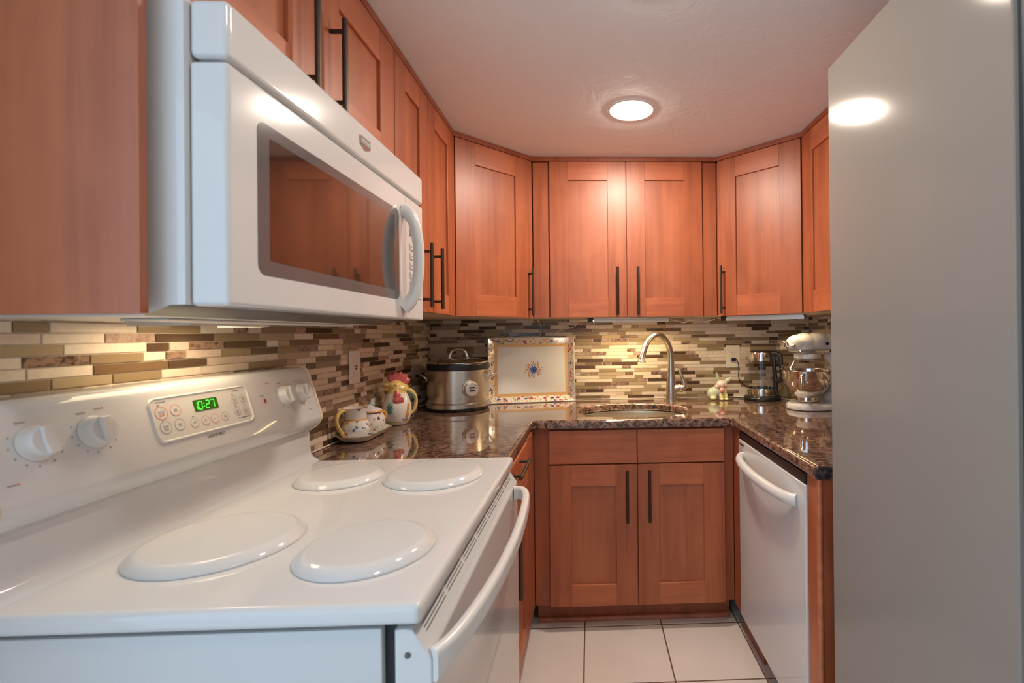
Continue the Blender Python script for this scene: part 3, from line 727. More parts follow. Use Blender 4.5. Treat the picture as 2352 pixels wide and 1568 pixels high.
# ------------------------------------------------------------------ dishwasher
c = thing('dishwasher', 'white dishwasher with a curved towel-bar handle under the right counter', 'dishwasher', (.9, 1.65, 0))
MB().box(.6405, R_ - .03, 1.3475, 1.9585, .10, .868, .001, 1).build('tub', BLACK, c)
MB().box(.6170, .6400, 1.3495, 1.9565, .105, .8360, .004, 3).build('door', WHITE, c)
MB().box(.6185, .6400, 1.3500, 1.9560, .8368, .8690, .003, 2).build('control_strip', BLACK, c)
MB().box(.690, .700, 1.3495, 1.9565, .002, .0995).build('toe_kick', mat('grey_toe_plate', (.30, .26, .24), .5), c)
hpd = spline([(.6165, 1.405, .772), (.600, 1.425, .772), (.584, 1.48, .772), (.572, 1.57, .773), (.567, 1.66, .774), (.570, 1.75, .775), (.580, 1.83, .776), (.598, 1.885, .776), (.6165, 1.903, .776)], 6)
MB().tube(hpd, .0185, 18, 0, .80, (0, 0, 1)).build('handle', WHITEP, c)
DF = frame((.617, 0, 0), (0, -1, 0), (-1, 0, 0))
bd = MB().box(-1.944, -1.888, -.0012, -.0002, .8165, .8245, 0).build('badge', mat('badge_grey', (.30, .25, .22), .4, metal=.6), c, DF)
text('badge_lettering', 'MAYTAG', .0085, BLACK, bd, txf(DF, -1.916, .8205, -.0014))

# ------------------------------------------------------------------ refrigerator
c = thing('refrigerator', 'tall grey refrigerator at the right, its plain textured side facing the kitchen', 'refrigerator', (.93, .94, 0))
FX = .620
MB().box(FX, R_ - .012, .6670, 1.1985, .03, 1.957, .003, 3).build('cabinet', FRIDGE, c)
MB().box(FX + .008, R_ - .02, .6520, .6665, .10, 1.945, 0).build('door_gasket', GASKET, c)
MB().box(FX + .001, R_ - .014, .585, .6515, .60, 1.957, .006, 3).build('door', FRIDGE, c)
MB().box(FX + .001, R_ - .014, .585, .6515, .06, .594, .006, 3).build('freezer_drawer', FRIDGE, c)
MB().box(FX + .03, R_ - .04, .70, 1.18, .0005, .0295).build('base_grille', BLACK, c)

# ------------------------------------------------------------------ recessed ceiling lights
LENS2 = mat('downlight_lens_dim', (1, 1, 1), .4, emit=(1.0, .86, .72), estr=CEIL_LIGHT * .33)
for yy, lab in ((1.842, 'round recessed ceiling light in view above the sink aisle, glowing white'), (1.135, 'round recessed ceiling light above the range, just past the top of the photo'), (.25, 'round recessed ceiling light behind the photographer')):
    c = thing('ceiling_light', lab, 'light', (.17, yy, ZC), 'recessed ceiling lights')
    MB().lathe([(.091, ZC - .0004), (.0905, ZC - .003), (.085, ZC - .0042), (.074, ZC - .0036), (.068, ZC - .0012), (.0675, ZC - .0004)], (.17, yy, 0), 56).build('trim_ring', TRIMW, c)
    MB().lathe([(.0674, ZC - .0006), (.066, ZC - .006), (.058, ZC - .0085), (0, ZC - .0105)], (.17, yy, 0), 48).build('lens', LENS if yy > 1.5 else LENS2, c)

# ------------------------------------------------------------------ under-cabinet light bars
def light_bar(label, A, Bv, cord, lens=BARLENS):
    A = Vector(A); Bv = Vector(Bv); u = (Bv - A).normalized(); n = u.cross(Vector((0, 0, 1))); w = (Bv - A).length
    F = frame(A, u, n); c = thing('under_cabinet_light', label, 'light', tuple((A + Bv) / 2), 'under-cabinet light bars')
    MB().box(.030, w, -.018, .018, .0, .0115, .002, 2).box(.030, w, -.018, -.0145, -.0115, .004, .0008, 1).box(.030, w, .0150, .018, -.0105, .004, .0008, 1).build('housing', ALU, c, F)
    MB().box(.0, .0295, -.018, .018, -.0110, .0110, .003, 2).build('end_cap', BLACK, c, F)
    MB().box(w + .0002, w + .005, -.018, .018, -.0110, .0110, .002, 2).build('end_cap', GREYTXT, c, F)
    MB().box(.034, w - .004, -.0120, .0125, -.0030, -.0004, .0008, 1).build('lens', lens, c, F)
    for p in cord: MB().tube(spline(p, 6), .0026, 8).build('cord', CORDW, c)
    return c
yb = B_ - .0125
light_bar('slim under-cabinet light bar straight above the faucet', (-.012, 2.43, 1.3495), (.405, 2.43, 1.3495),
          [[(-.013, 2.43, 1.350), (-.040, 2.44, 1.350), (-.066, 2.50, 1.340), (-.085, 2.58, 1.318), (-.125, yb, 1.314), (-.165, yb, 1.302), (-.195, yb, 1.280), (-.205, yb, 1.240)],
           [(.411, 2.43, 1.350), (.450, 2.46, 1.344), (.50, 2.50, 1.335), (.53, 2.46, 1.345), (.56, 2.45, 1.338), (.60, 2.43, 1.338), (.640, 2.400, 1.348)]])
light_bar('slim under-cabinet light bar above the kettle and mixer', (.665, 2.362, 1.3495), (.985, 2.140, 1.3495),
          [[(.664, 2.362, 1.350), (.66, 2.372, 1.350), (.655, 2.380, 1.351)]], BARLENS2)
tag(MB().tube(spline([(-.278, 2.50, 1.3585), (-.279, 2.58, 1.350), (-.274, yb, 1.330), (-.272, yb, 1.305), (-.280, yb, 1.270), (-.288, yb, 1.245)], 6), .0026, 8).build('power_cord', CORDW), 'thin ivory cord hanging from the wall cabinet behind the white tray', 'cord')

# ------------------------------------------------------------------ outlets
c = thing('wall_outlet', 'white safety outlet with test buttons on the left tiled wall', 'outlet', (L_ + .009, 1.787, 1.165))
OF = frame((L_ + .0083, 0, 0), (0, 1, 0), (1, 0, 0))
pl = MB().box(1.748, 1.828, -.0065, 0, 1.104, 1.227, .003, 2).build('cover_plate', WHITEPL, c, OF)
MB().box(1.771, 1.805, -.0085, -.0062, 1.131, 1.200, .0015, 2).build('receptacle', WHITEPL, pl, OF)
MB().box(1.783, 1.793, -.0105, -.0086, 1.1665, 1.1725, .001, 1).build('test_button', REDLED, pl, OF)
MB().box(1.783, 1.793, -.0105, -.0086, 1.1555, 1.1625, .001, 1).build('reset_button', BLACK, pl, OF)
c = thing('wall_outlet', 'ivory duplex outlet on the back wall with a black plug in it', 'outlet', (.80, B_ - .009, 1.145))
OF = frame((0, B_ - .0083, 0), (1, 0, 0), (0, -1, 0))
pl = MB().box(.761, .842, -.0065, 0, 1.082, 1.208, .003, 2).build('cover_plate', IVORY, c, OF)
MB().box(.785, .818, -.0085, -.0062, 1.110, 1.180, .0015, 2).build('receptacle', IVORY, pl, OF)
mb = MB()
for z in (1.1655,):
    mb.box(.7945, .7965, -.0090, -.0084, z - .004, z + .004).box(.8065, .8085, -.0090, -.0084, z - .003, z + .003).cyl((.8015, -.0084, z - .011), (.8015, -.0090, z - .011), .0024, 10)
mb.build('slots', GREYTXT, pl, OF)

# ------------------------------------------------------------------ slow cooker
kx, ky = -.662, 2.395
c = thing('slow_cooker', 'round stainless slow cooker with a black-rimmed lid in the left corner', 'slow cooker', (kx, ky, .914))
K = Matrix.Translation((kx, ky, 0))
MB().lathe([(0, .9145), (.128, .9145), (.146, .917), (.150, .923), (.150, .929)], (kx, ky, 0), 64).build('foot_ring', BLACK, c)
MB().lathe([(.150, .9295), (.1535, .931), (.1535, .950), (.1505, .953), (.1475, .956), (.1475, 1.108), (.146, 1.112)], (kx, ky, 0), 72).build('body', STEEL, c)
MB().lathe([(.140, 1.110), (.1480, 1.110), (.1505, 1.114), (.1505, 1.138), (.148, 1.142), (.14, 1.143)], (kx, ky, 0), 64).build('lid_rim', BLACK, c)
ld = MB().lathe([(.1465, 1.1435), (.146, 1.147), (.12, 1.157), (.08, 1.164), (.04, 1.1675), (0, 1.1685)], (kx, ky, 0), 64).build('lid', CHROME, c)
lh = spline([(kx - .044, ky, 1.165), (kx - .041, ky, 1.183), (kx - .028, ky, 1.202), (kx, ky, 1.209), (kx + .028, ky, 1.202), (kx + .041, ky, 1.183), (kx + .044, ky, 1.165)], 6)
mb = MB().tube(lh, .0050, 12, 0, 1.6, (0, 1, 0)); mb.ball((kx - .048, ky, 1.167), (.011, .009, .006), 0, 2).ball((kx + .048, ky, 1.167), (.011, .009, .006), 0, 2)
mb.build('lid_handle', CHROME, ld)
for s in (-1, 1):
    a0, a1 = math.radians(180 if s < 0 else 0) - .22, math.radians(180 if s < 0 else 0) + .22
    p = lambda a, r, z: (kx + r * math.cos(a), ky + r * math.sin(a), z)
    MB().tube(spline([p(a0, .146, 1.055), p(a0, .160, 1.075), p(a0 + .05, .182, 1.088), p((a0 + a1) / 2, .190, 1.090), p(a1 - .05, .182, 1.088), p(a1, .160, 1.075), p(a1, .146, 1.055)], 5), .0055, 10).build('side_handle', CHROME, c)
KNOBM = mat('satin_silver_knob', (.62, .58, .53), .35, metal=.55)
ka = math.radians(-54)
KF = frame((kx + .1478 * math.cos(ka), ky + .1478 * math.sin(ka), 1.024), (-math.sin(ka), math.cos(ka), 0), (math.cos(ka), math.sin(ka), 0))
TL = Matrix(((1, 0, 0, 0), (0, 0, -1, 0), (0, 1, 0, 0), (0, 0, 0, 1)))
kn = MB().lathe([(0, -.002), (.039, -.002), (.039, .004), (.0375, .006), (.034, .006), (.0335, .024), (.032, .028), (.028, .029), (.0265, .0265), (.024, .0275), (0, .0275)], (0, 0, 0), 48, 0, TL).build('control_knob', KNOBM, c, KF)
MB().box(-.013, .013, -.0285, -.0270, .0035, .0105).box(-.013, .013, -.0285, -.0270, -.0105, -.0035).build('display_window', BLACKG, kn, KF)
text('lettering', 'KitchenAid', .0135, GREYTXT, c, txf(KF, 0.004, -.0835, -.0064))
MB().tube(spline([(kx - .11, ky + .10, .935), (kx - .16, ky + .05, .925), (L_ + .028, 2.30, .930), (L_ + .018, 2.27, .955), (L_ + .016, 2.245, .985)], 6), .003, 8).build('power_cord', BLACK, c)

# ------------------------------------------------------------------ ceramic serving tray leaning on the backsplash
A = Vector((-.5400, 2.500, .9150)); Bv = Vector((-.0826, 2.581, .9150)); u = (Bv - A).normalized(); tw = (Bv - A).length; th = .352
lean = math.radians(5.5); nrm = u.cross(Vector((0, 0, 1))); wv = Vector((0, 0, 1)) * math.cos(lean) - nrm * math.sin(lean)
n2 = u.cross(wv).normalized()
SF = Matrix(((u.x, -n2.x, wv.x, A.x), (u.y, -n2.y, wv.y, A.y), (u.z, -n2.z, wv.z, A.z), (0, 0, 0, 1)))
c = thing('serving_tray', 'rectangular white ceramic tray with a flowered border, standing against the backsplash', 'tray', tuple((A + Bv) / 2))
mb = MB(); D0 = .026                              # rim stands proud of the sunken field
levels = [((0, tw, .0, th), 0.0, .006), ((.0045, tw - .0045, .0045, th - .0045), -.003, .005)]
def rectpts(m): return [(m, m), (tw - m, m), (tw - m, th - m), (m, th - m)]
seq = [(0.0, .003, 0), (0.0035, -.0015, 0), (.006, 0.0, 1), (.035, .022, 2), (.051, .0235, 3), (tw / 2, .0235, 3)]
prevr = None
for i, (m, yv, mi) in enumerate(seq[:-1]):
    ringv = [mb.bm.verts.new((p, yv, q)) for p, q in rectpts(m)]
    if prevr:
        for k in range(4):
            f = mb.bm.faces.new([prevr[k], prevr[(k + 1) % 4], ringv[(k + 1) % 4], ringv[k]]); f.material_index = mi_prev
    prevr = ringv; mi_prev = [0, 0, 1, 2, 3][i]
f = mb.bm.faces.new(prevr); f.material_index = 3
back = [mb.bm.verts.new((p, .0, q)) for p, q in rectpts(0.0)]
bk1 = [mb.bm.verts.new((p, .0045, q)) for p, q in rectpts(0.001)]; bk2 = [mb.bm.verts.new((p, .030, q)) for p, q in rectpts(.036)]
for k in range(4): mb.bm.faces.new([bk1[k], bk2[k], bk2[(k + 1) % 4], bk1[(k + 1) % 4]]).material_index = 0
mb.bm.faces.new(bk2[::-1]).material_index = 0
# rim edge strip closing front to back
for v in back: mb.bm.verts.remove(v)
bmesh.ops.recalc_face_normals(mb.bm, faces=mb.bm.faces)
mb.build('plate', [CERW, BORDER, ORANGEB, CERW], c, SF, 25)
# painted medallion in the middle
mb = MB(); mx, mz, yy = tw * .52, th * .50, .0228
def disc(x, z, r, mi, rx=None, rot=0, y=None):
    P = []
    for k in range(20):
        a = 2 * PI * k / 20; p, q = r * math.cos(a), (rx or r) * math.sin(a)
        P.append((x + p * math.cos(rot) - q * math.sin(rot), (y or yy), z + p * math.sin(rot) + q * math.cos(rot)))
    mb.quad(P[::-1], mi)
for k in range(14):
    a = 2 * PI * k / 14; disc(mx + .013 * math.cos(a), mz + .013 * math.sin(a), .012, 0, .0026, a)
disc(mx, mz, .009, 0, None, 0, yy - .0002)
for k in range(8):
    a = PI / 4 * k; R = .036
    disc(mx + R * math.cos(a), mz + R * math.sin(a), .0085, 1, .0062, a)
    a2 = a + PI / 8; disc(mx + .030 * math.cos(a2), mz + .030 * math.sin(a2), .0034, 2)
    disc(mx + .047 * math.cos(a + .25), mz + .047 * math.sin(a + .25), .0030, 0, .0018, a)
    # thin blue loops round the petals
    if k % 2:
        cx_, cz_ = mx + .031 * math.cos(a + .28), mz + .031 * math.sin(a + .28)
        q = [(cx_ + .012 * math.cos(t) * math.cos(a) - .008 * math.sin(t) * math.sin(a), cz_ + .012 * math.cos(t) * math.sin(a) + .008 * math.sin(t) * math.cos(a)) for t in [2 * PI * j / 24 for j in range(24)]]
        qi = [(cx_ + (x_ - cx_) * .86, cz_ + (z_ - cz_) * .86) for x_, z_ in q]
        vo = [mb.bm.verts.new((p, yy - .0001, s)) for p, s in q]; vi = [mb.bm.verts.new((p, yy - .0001, s)) for p, s in qi]
        for j in range(24): mb.bm.faces.new([vo[j], vo[(j + 1) % 24], vi[(j + 1) % 24], vi[j]]).material_index = 0
mb.build('medallion', [CERB, CERO, CERR], c, SF)
# bolder blue leaves and red blooms along the border
def flower(x, z, r, mi, rx, rot):
    global mb
    mb = MB(); disc(x, z, r, mi, rx, rot, .0092); mb.build('border_flower', [CERB, CERR], c, SF)
for k in range(6):
    for z in (.020, th - .020):
        x = .055 + k * (tw - .11) / 5
        if k % 2 == 0: flower(x, z, .0105, 0, .0058, .25)
        flower(x + .032, z + .003, .0080, 1, .0062, 0)
for k in range(4):
    for x in (.020, tw - .020): flower(x, .06 + k * .075, .0085, k % 2, .006, 1.2)

# ------------------------------------------------------------------ creamer set and rooster
tx, ty, tz = -.815, 1.735, .9145
c = thing('ceramic_tray', 'small octagonal yellow-edged ceramic tray holding a creamer and sugar bowl', 'tray', (tx, ty, tz))
def octo(hx, hy, k): return [(tx - hx, ty - hy + k), (tx - hx + k, ty - hy), (tx + hx - k, ty - hy), (tx + hx, ty - hy + k), (tx + hx, ty + hy - k), (tx + hx - k, ty + hy), (tx - hx + k, ty + hy), (tx - hx, ty + hy - k)]
mb = MB(); lv = [(.036, .085, .020, tz, 0), (.046, .098, .022, tz + .006, 0), (.0585, .1175, .028, tz + .022, 0), (.0605, .1200, .029, tz + .0245, 1), (.0575, .1165, .028, tz + .0245, 1), (.043, .093, .021, tz + .0085, 0), (.036, .085, .019, tz + .006, 2)]
pr = None; mp_ = 0
for hx, hy, k, z, mi in lv:
    rv = [mb.bm.verts.new((p, q, z)) for p, q in octo(hx, hy, k)]
    if pr is None: mb.bm.faces.new(rv[::-1])
    else:
        for j in range(8): mb.bm.faces.new([pr[j], pr[(j + 1) % 8], rv[(j + 1) % 8], rv[j]]).material_index = mi
    pr = rv
mb.bm.faces.new(pr).material_index = 0
bmesh.ops.recalc_face_normals(mb.bm, faces=mb.bm.faces)
mb.build('dish', [CERW, CERY, CERLT], c, None, 60)
# creamer jug
jx, jy, jz = -.822, 1.682, tz + .0068
c = thing('creamer_jug', 'flowered white ceramic creamer with a yellow ribbed handle, nearest the range', 'jug', (jx, jy, jz))
MB().lathe([(0, 0), (.030, 0), (.033, .003), (.040, .012), (.0475, .030), (.0470, .044), (.040, .060), (.0355, .067), (.0350, .072), (.0365, .090), (.0415, .108), (.0425, .110), (.0400, .109), (.0345, .090), (.0330, .072), (.037, .058), (.042, .035), (.03, .006), (0, .006)], (jx, jy, jz), 56, 0, None, 1, 1,
           [0, 0, 0, 1, 1, 1, 1, 2, 0, 1, 2, 2, 0, 0, 0, 0, 0, 0]).build('body', [CERW, CERFL, CERO], c, None, 60)
sp = spline([(jx + .036, jy + .008, jz + .096), (jx + .044, jy + .012, jz + .110), (jx + .050, jy + .014, jz + .116)], 5)
MB().tube(sp, lerp_list([.010, .008, .004], len(sp)), 12, 0, .8).build('spout', CERW, c)
ha = Vector((-.42, -.90, 0)).normalized(); P = lambda r, z: (jx + ha.x * r, jy + ha.y * r, jz + z)
hpj = spline([P(.036, .102), P(.055, .104), P(.070, .090), P(.073, .068), P(.064, .045), P(.050, .026), P(.044, .016)], 7)
mb = MB().tube(hpj, lerp_list([.005, .0062, .0066, .0066, .0064, .006, .005], len(hpj)), 12, 0, 1.2)
for i in range(6, len(hpj) - 8, 2):
    d_ = (hpj[i] - Vector((jx, jy, jz + .062))).normalized() * .0045; mb.ball(tuple(hpj[i] + d_), (.0042, .0042, .0022), 1, 1)
mb.build('handle', [CERY, CERO], c, None, 60)
# sugar bowl
sx, sy, sz = -.815, 1.790, tz + .0068
c = thing('sugar_bowl', 'lidded flowered ceramic sugar bowl with a teal knob, behind the creamer', 'sugar bowl', (sx, sy, sz))
MB().lathe([(0, 0), (.030, 0), (.034, .004), (.043, .020), (.0465, .040), (.043, .060), (.036, .073), (.0365, .0765), (.034, .0765), (.034, .070), (0, .066)], (sx, sy, sz), 56, 0, None, 1, 1, [0, 0, 1, 1, 1, 1, 2, 2, 0, 0]).build('bowl', [CERW, CERFL, CERB], c, None, 60)
ld = MB().lathe([(.0385, .0772), (.0390, .0795), (.036, .083), (.026, .089), (.014, .093), (.0075, .0945), (.0065, .098), (.0055, .100)], (sx, sy, sz), 48, 0, None, 1, 1, [1, 1, 0, 0, 0, 0, 0]).build('lid', [CERW, CERO], c, None, 60)
MB().ball((sx, sy, sz + .1065), (.0115, .0115, .0080)).build('knob', CERLT, ld)
for s in (-1, 1):
    q = Vector((s * .55, s * .83, 0)).normalized(); P = lambda r, z: (sx + q.x * r, sy + q.y * r, sz + z)
    hq = spline([P(.040, .070), P(.050, .070), P(.056, .060), P(.055, .048), P(.046, .042)], 5)
    MB().tube(hq, .0052, 12, 0).build('handle', CERT if s < 0 else CERO, c)
# rooster pitcher
rx, ry, rz = -.800, 1.985, .9146
c = thing('rooster_pitcher', 'ceramic rooster pitcher with red comb and yellow head by the left wall', 'pitcher', (rx, ry, rz))
MB().lathe([(0, 0), (.034, 0), (.038, .003), (.045, .014), (.0475, .018), (.053, .040), (.0560, .062), (.0545, .085), (.047, .110), (.039, .130), (.034, .146), (.0325, .156), (.030, .158), (0, .160)], (rx, ry, rz), 56, 0, None, 1, 1, [0, 0, 0, 1, 0, 0, 0, 0, 0, 2, 2, 2, 2]).build('body', [CERW, CERY, CERY], c, None, 60)
fd = Vector((-.86, -.50, 0)).normalized(); sd_ = Vector((fd.y, -fd.x, 0)) * -1     # facing towards the range; side seen from the aisle
if sd_.x < 0: sd_ = -sd_
RM = Matrix(((fd.x, sd_.x, 0, rx), (fd.y, sd_.y, 0, ry), (0, 0, 1, rz), (0, 0, 0, 1)))
RMr = Matrix.Rotation
hd = blob('head', [((.006, 0, .158), (.034, .033, .025), 0), ((-.010, 0, .146), (.036, .035, .026), 0), ((.036, 0, .164), (.021, .014, .009), 0, RMr(math.radians(-10), 4, 'Y')), ((.036, 0, .147), (.018, .013, .0065), 0, RMr(math.radians(14), 4, 'Y'))], [CERY], c, .0024, RM)
MB().ball((.042, 0, .1555), (.011, .0085, .0045), 0, 2).build('mouth', CERO, hd, RM)
for s in (-1, 1):
    mb = MB().ball((.010, s * .0315, .166), (.0058, .0030, .0048), 0, 2).ball((.010, s * .0340, .166), (.0032, .0014, .0026), 1, 2); mb.build('eye', [CERO, CERY], hd, RM)
cm = []
for k, (px, pz, a, l) in enumerate(((.024, .190, -16, .024), (.006, .194, -2, .026), (-.010, .193, 14, .025), (-.024, .186, 34, .024), (-.034, .174, 54, .021))):
    cm.append(((px, 0, pz), (.0125, .0075, l), 0, RMr(math.radians(-a), 4, 'Y')))
blob('comb', cm, [CERR], c, .0022, RM)
for s in (-1, 1):
    mb = MB().ball((.002, s * .0465, .103), (.0215, .0080, .019), 0, 3).ball((.006, s * .042, .121), (.0140, .0080, .014), 0, 3).ball((.010, s * .0385, .134), (.0055, .006, .010), 0, 2); mb.build('wattle', CERR, c, RM)
rh = spline([(-.034, .010, .142), (-.052, .014, .136), (-.066, .016, .115), (-.070, .016, .085), (-.064, .014, .058), (-.052, .012, .042)], 6)
MB().tube(rh, lerp_list([.008, .0085, .008, .0075, .007, .006], len(rh)), 14, 0, 1.2).build('handle', [CERY], c, RM)
rg = spline([(-.036, .020, .134), (-.052, .0245, .128), (-.0635, .0258, .110), (-.066, .0255, .088)], 6)
MB().tube(rg, lerp_list([.002, .0048, .005, .002], len(rg)), 10).build('handle_stripe', CERG, c, RM)
# painted leaf spray and tail flourish on the visible flank
def on_body(th_, z, lift=.0012):
    prof = [(0, .034), (.014, .045), (.040, .053), (.062, .056), (.085, .0545), (.110, .047), (.130, .039)]
    r = prof[-1][1]
    for (z0, r0), (z1, r1) in zip(prof, prof[1:]):
        if z0 <= z <= z1: r = r0 + (r1 - r0) * (z - z0) / (z1 - z0); break
    r += lift; return (r * math.cos(th_), r * math.sin(th_), z)
mb = MB(); lc = math.radians(52)
for k in range(9):
    a = 2 * PI * k / 9; p0 = on_body(lc - .04 + .02 * math.cos(a), .072 + .002 * math.sin(a)); p1 = on_body(lc + .30 * math.cos(a) * .9, .072 + .026 * math.sin(a)); pm = on_body(lc + .17 * math.cos(a), .072 + .014 * math.sin(a))
    mb.tube([p0, pm, p1], [.0018, .0040, .0008], 8)
mb.build('leaf_spray', CERT, c, RM)
mb = MB(); mb.tube([on_body(math.radians(122 + 10 * t), .030 + .06 * t + .0, .0015) for t in [i / 8 for i in range(9)]], [.004, .006, .0068, .006, .0055, .005, .005, .006, .003], 8, 0)
mb.build('painted_tail', CERO, c, RM)
mb = MB(); mb.tube([on_body(math.radians(105 + 32 * t), .028 - .006 * math.sin(t * PI), .0016) for t in [i / 8 for i in range(9)]], [.001, .002, .0022, .002, .002, .002, .002, .002, .001], 8, 0); mb.build('painted_scroll', CERB, c, RM)

# ------------------------------------------------------------------ ceramic rabbit
c = thing('rabbit_figurine', 'small pastel ceramic rabbit figurine on the counter between faucet and kettle', 'figurine', (.69, 2.53, .914))
RX = lambda a: RMr(math.radians(a), 4, 'Y')
E_ = [((-.028, .012, .034), (.030, .030, .034), 1), ((-.006, .006, .046), (.030, .026, .032), 1), ((.022, -.004, .046), (.024, .022, .034), 0), ((.014, -.012, .086), (.028, .025, .022), 2), ((.034, -.014, .082), (.014, .018, .015), 2), ((-.006, -.010, .074), (.016, .014, .012), 2),
      ((.012, -.020, .018), (.0115, .013, .020), 0), ((.036, -.018, .018), (.0115, .013, .020), 0), ((.011, -.026, .006), (.012, .016, .0062), 0), ((.037, -.025, .006), (.012, .016, .0062), 0), ((-.030, -.010, .012), (.018, .017, .013), 0), ((-.046, .02, .03), (.012, .012, .012), 0)]
bb = blob('body', E_, [BUNY, BUNG, BUNP], c, .0024, Matrix.Translation((.6925, 2.545, .9148)))
RT = Matrix.Translation((.6925, 2.545, .9148))
MB().ball((0, 0, 0), (.0085, .0052, .029), 0, 3, None).build('ear', BUNG, c, RT @ Matrix.Translation((-.004, -.004, .124)) @ RX(-14))
MB().ball((0, 0, 0), (.0110, .0062, .028), 0, 3, None).build('ear', BUNG, c, RT @ Matrix.Translation((.049, -.008, .106)) @ RX(58))
MB().ball((.0115, -.036, .056), (.0145, .012, .0165)).build('egg', BUNR, c, RT)
for x in (.022, .036): MB().ball((x, -.036 + (x - .022) * .3, .091), (.0035, .0022, .0024), 0, 2).build('eye', GREYTXT, bb, RT)
MB().ball((-.004, -.024, .078), (.0055, .004, .004), 0, 2).build('nose', BUNR, bb, RT)

# ------------------------------------------------------------------ glass kettle
qx, qy = .934, 2.545
c = thing('electric_kettle', 'glass electric kettle with steel bands and black handle on its base', 'kettle', (qx, qy, .914))
MB().lathe([(0, .9146), (.088, .9146), (.0965, .918), (.0975, .924), (.095, .931), (.090, .936), (.083, .938), (0, .938)], (qx, qy, 0), 56).build('power_base', BLACK, c)
MB().box(qx - .045, qx + .045, qy - .0925, qy - .0815, .9335, .9378, .001, 1).build('key_panel', GALV, c)
MB().lathe([(0, .9385), (.078, .9385), (.0795, .941), (.0805, .975), (.0795, .978)], (qx, qy, 0), 56).build('lower_band', CHROME, c)
MB().lathe([(.0790, .9785), (.0780, .985), (.0715, 1.125)], (qx, qy, 0), 56).build('glass_body', GLASSK, c)
MB().lathe([(.0717, 1.1255), (.0680, 1.165), (.0665, 1.171), (.060, 1.173), (0, 1.174)], (qx, qy, 0), 56).build('upper_band', CHROME, c)
MB().lathe([(.064, 1.1735), (.0645, 1.177), (.057, 1.180), (0, 1.181)], (qx + .003, qy, 0), 48).build('lid', BLACK, c)
mb = MB(); ha_ = -.95
def kloop(pts, w):
    return mb.tube([(qx + p * math.cos(ha_), qy + p * math.sin(ha_), z) for p, z in pts], w, 14, 0, 1.25, (-math.sin(ha_), math.cos(ha_), 0))
kloop([(p.x, p.z) for p in spline([(.058, 0, 1.168), (.090, 0, 1.166), (.110, 0, 1.152), (.116, 0, 1.105), (.121, 0, 1.050), (.113, 0, 1.030), (.094, 0, 1.020), (.081, 0, 1.012)], 5)], .0100)
kloop([(.069, 1.165), (.0745, 1.10), (.0815, 1.02), (.0860, .945)], [.0085, .0095, .0100, .0100])
mb.build('handle', BLACK, c)
pc = MB().tube(spline([(.8015, B_ - .024, 1.128), (.812, B_ - .036, 1.127), (.822, B_ - .037, 1.112), (.8295, B_ - .030, 1.075), (.8290, B_ - .024, 1.035), (.8380, B_ - .022, 1.005), (.862, B_ - .020, .985), (.900, B_ - .020, .950), (.930, B_ - .022, .925), (.93, B_ - .03, .9185), (.845, 2.575, .9178), (.80, 2.60, .9178), (.76, 2.61, .9178)], 7), .0026, 8).build('power_cord', BLACK, c)
MB().box(.7895, .8135, B_ - .033, B_ - .0175, 1.120, 1.138, .003, 2).build('plug', BLACK, pc)

# crumpled cream packet behind kettle and mixer
mb = MB(); random.seed(3)
gx, gz = 7, 7; V = []
for i in range(gx):
    for j in range(gz):
        V.append(mb.bm.verts.new((1.035 + .13 * i / (gx - 1) + random.uniform(-.004, .004), 2.600 + random.uniform(-.010, .010) + .008 * math.sin(i * 2.1 + j), .9155 + (.135 - .05 * abs(i - 2) / 4) * j / (gz - 1))))
fr = []
for i in range(gx - 1):
    for j in range(gz - 1): fr.append(mb.bm.faces.new([V[i * gz + j], V[(i + 1) * gz + j], V[(i + 1) * gz + j + 1], V[i * gz + j + 1]]))
bmesh.ops.solidify(mb.bm, geom=fr, thickness=.012)
bmesh.ops.recalc_face_normals(mb.bm, faces=mb.bm.faces)
tag(mb.build('paper_packet', mat('cream_paper', (.74, .62, .40), .5), None, None, 12), 'crumpled cream packet in the back corner between the kettle and the mixer', 'packet')

# ------------------------------------------------------------------ stand mixer
c = thing('stand_mixer', 'white tilt-head stand mixer with a steel bowl, half hidden by the refrigerator', 'mixer', (1.06, 2.21, .914))
MXW = mat('mixer_white_enamel', (.62, .57, .53), .14, coat=.6)
mx0, my0 = 1.028, 2.215                            # bowl centre
TM_ = Matrix.Translation((mx0, my0, .9146)) @ Matrix.Rotation(math.radians(6), 4, 'Z')
# base plate, local x runs from bowl to column
def foot(z, g): return [(-.085 + g, -.045 + g), (-.098 + g, 0), (-.085 + g, .045 - g), (-.05, .078 - g), (0, .092 - g), (.07, .090 - g), (.150, .072 - g), (.185 - g, .058 - g), (.185 - g, -.058 + g), (.150, -.072 + g), (.07, -.090 + g), (0, -.092 + g), (-.05, -.078 + g)]
mb = MB(); pr = None
for z, g in ((0, .004), (.004, 0), (.020, .001), (.028, .006), (.032, .016)):
    rv = [mb.bm.verts.new((p[0], p[1], z)) for p in foot(z, g)]
    if pr is None: mb.bm.faces.new(rv)
    else:
        for j in range(len(rv)): mb.bm.faces.new([pr[j], pr[(j + 1) % len(rv)], rv[(j + 1) % len(rv)], rv[j]])
    pr = rv
mb.bm.faces.new(pr[::-1]); bmesh.ops.recalc_face_normals(mb.bm, faces=mb.bm.faces)
mb.build('base', MXW, c, TM_, 60)
blob('column', [((.135, 0, .05), (.045, .055, .05), 0), ((.142, 0, .12), (.036, .048, .075), 0), ((.146, 0, .19), (.034, .046, .06), 0), ((.140, 0, .245), (.044, .050, .04), 0)], [MXW], c, .005, TM_)
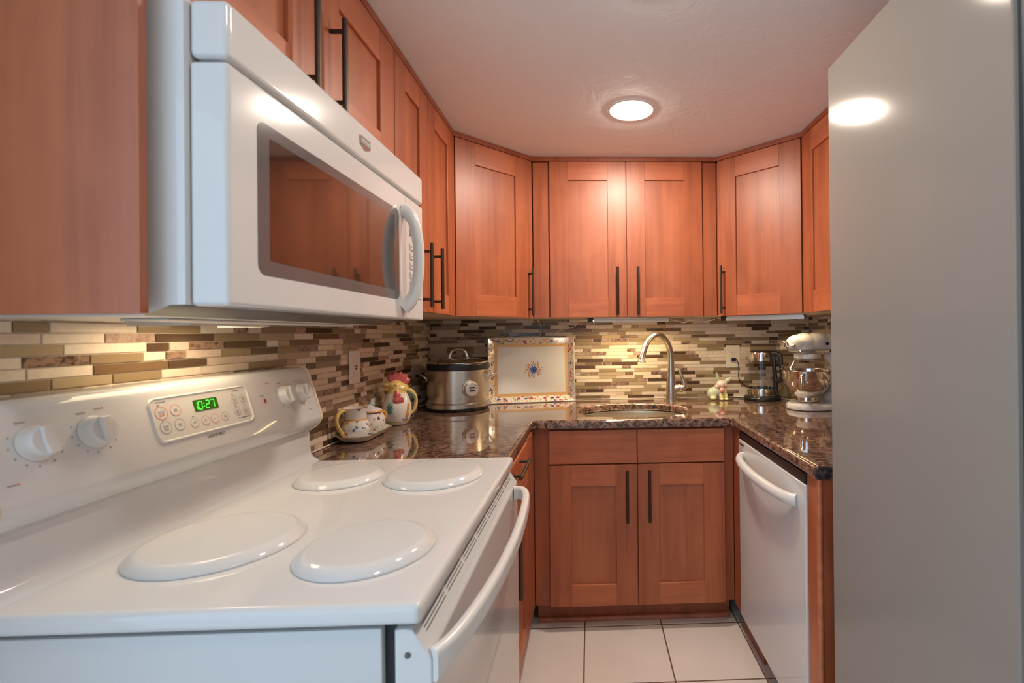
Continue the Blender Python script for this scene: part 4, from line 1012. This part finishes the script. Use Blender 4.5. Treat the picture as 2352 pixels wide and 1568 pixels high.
hd = blob('motor_head', [((-.045, 0, .312), (.055, .046, .040), 0), ((-.01, 0, .315), (.07, .053, .044), 0), ((.05, 0, .316), (.09, .056, .046), 0), ((.11, 0, .314), (.09, .055, .046), 0), ((.140, 0, .308), (.062, .050, .046), 0), ((-.072, 0, .300), (.030, .034, .026), 0), ((-.01, 0, .288), (.060, .048, .020), 0), ((.09, 0, .288), (.08, .048, .020), 0)], [MXW], c, .004, TM_)
MB().box(-.066, .180, -.0535, .0535, .2645, .2835, .012, 4).build('trim_band', CHROME, hd, TM_)
BFm = TM_ @ frame((0, -.0536, .2740), (1, 0, 0), (0, -1, 0))
text('lettering', 'KitchenAid', .0155, GREYTXT, hd, BFm @ Matrix.Translation((-.022, -.0006, 0)) @ Matrix.Rotation(PI / 2, 4, 'X'))
MB().lathe([(0, 0), (.0075, 0), (.0075, .003), (0, .004)], (0, 0, 0), 20, 0, TM_ @ Matrix.Translation((.072, -.0545, .308)) @ Matrix.Rotation(PI / 2, 4, 'X')).build('head_pin', BLACK, hd)
MB().box(.085, .150, -.0562, -.0538, .268, .280, .001, 1).build('speed_lever', BLACK, hd, TM_)
mb = MB().lathe([(0, 0), (.0215, 0), (.0225, .004), (.0215, .010), (.0165, .016), (.0165, .026)], (0, 0, 0), 32, 0, Matrix.Translation((-.124, 0, .303)) @ Matrix.Rotation(PI / 2, 4, 'Y'))
mb.build('hub_cap', CHROME, hd, TM_)
mb = MB().cyl((-.092, -.026, .300), (-.092, -.046, .300), .0055).ball((-.092, -.050, .300), (.009, .008, .009)); mb.build('hub_knob', CHROME, hd, TM_)
MB().lathe([(.030, .2645), (.0500, .2640), (.0550, .258), (.0550, .240), (.052, .238), (0, .238)], (-.002, 0, 0), 40).build('planetary', MXW, hd, TM_)
bw = MB().lathe([(0, .036), (.046, .036), (.0475, .040), (.0465, .056), (.050, .060), (.064, .070), (.084, .090), (.100, .115), (.1085, .145), (.1105, .182), (.1125, .1845), (.1135, .1835), (.1115, .1815), (.1075, .145), (.099, .116), (.083, .092), (.06, .073), (0, .066)], (0, 0, 0), 72).build('bowl', CHROME, c, TM_)
hb = spline([(-.070, -.084, .160), (-.083, -.100, .165), (-.090, -.108, .150), (-.088, -.106, .118), (-.080, -.094, .100), (-.066, -.078, .098)], 6)
MB().tube(hb, .0065, 12, 0, 1.5).build('bowl_handle', CHROME, bw, TM_)
MB().lathe([(.1150, .1870), (.1180, .190), (.112, .197), (.088, .232), (.064, .236)], (0, 0, 0), 64).build('splash_shield', GLASSK, c, TM_)
MB().tube(spline([(1.20, 2.28, .9185), (1.14, 2.40, .9182), (1.08, 2.47, .9182), (1.045, 2.52, .9182), (1.050, 2.56, .9185)], 6), .003, 8).build('power_cord', CORDW, c)
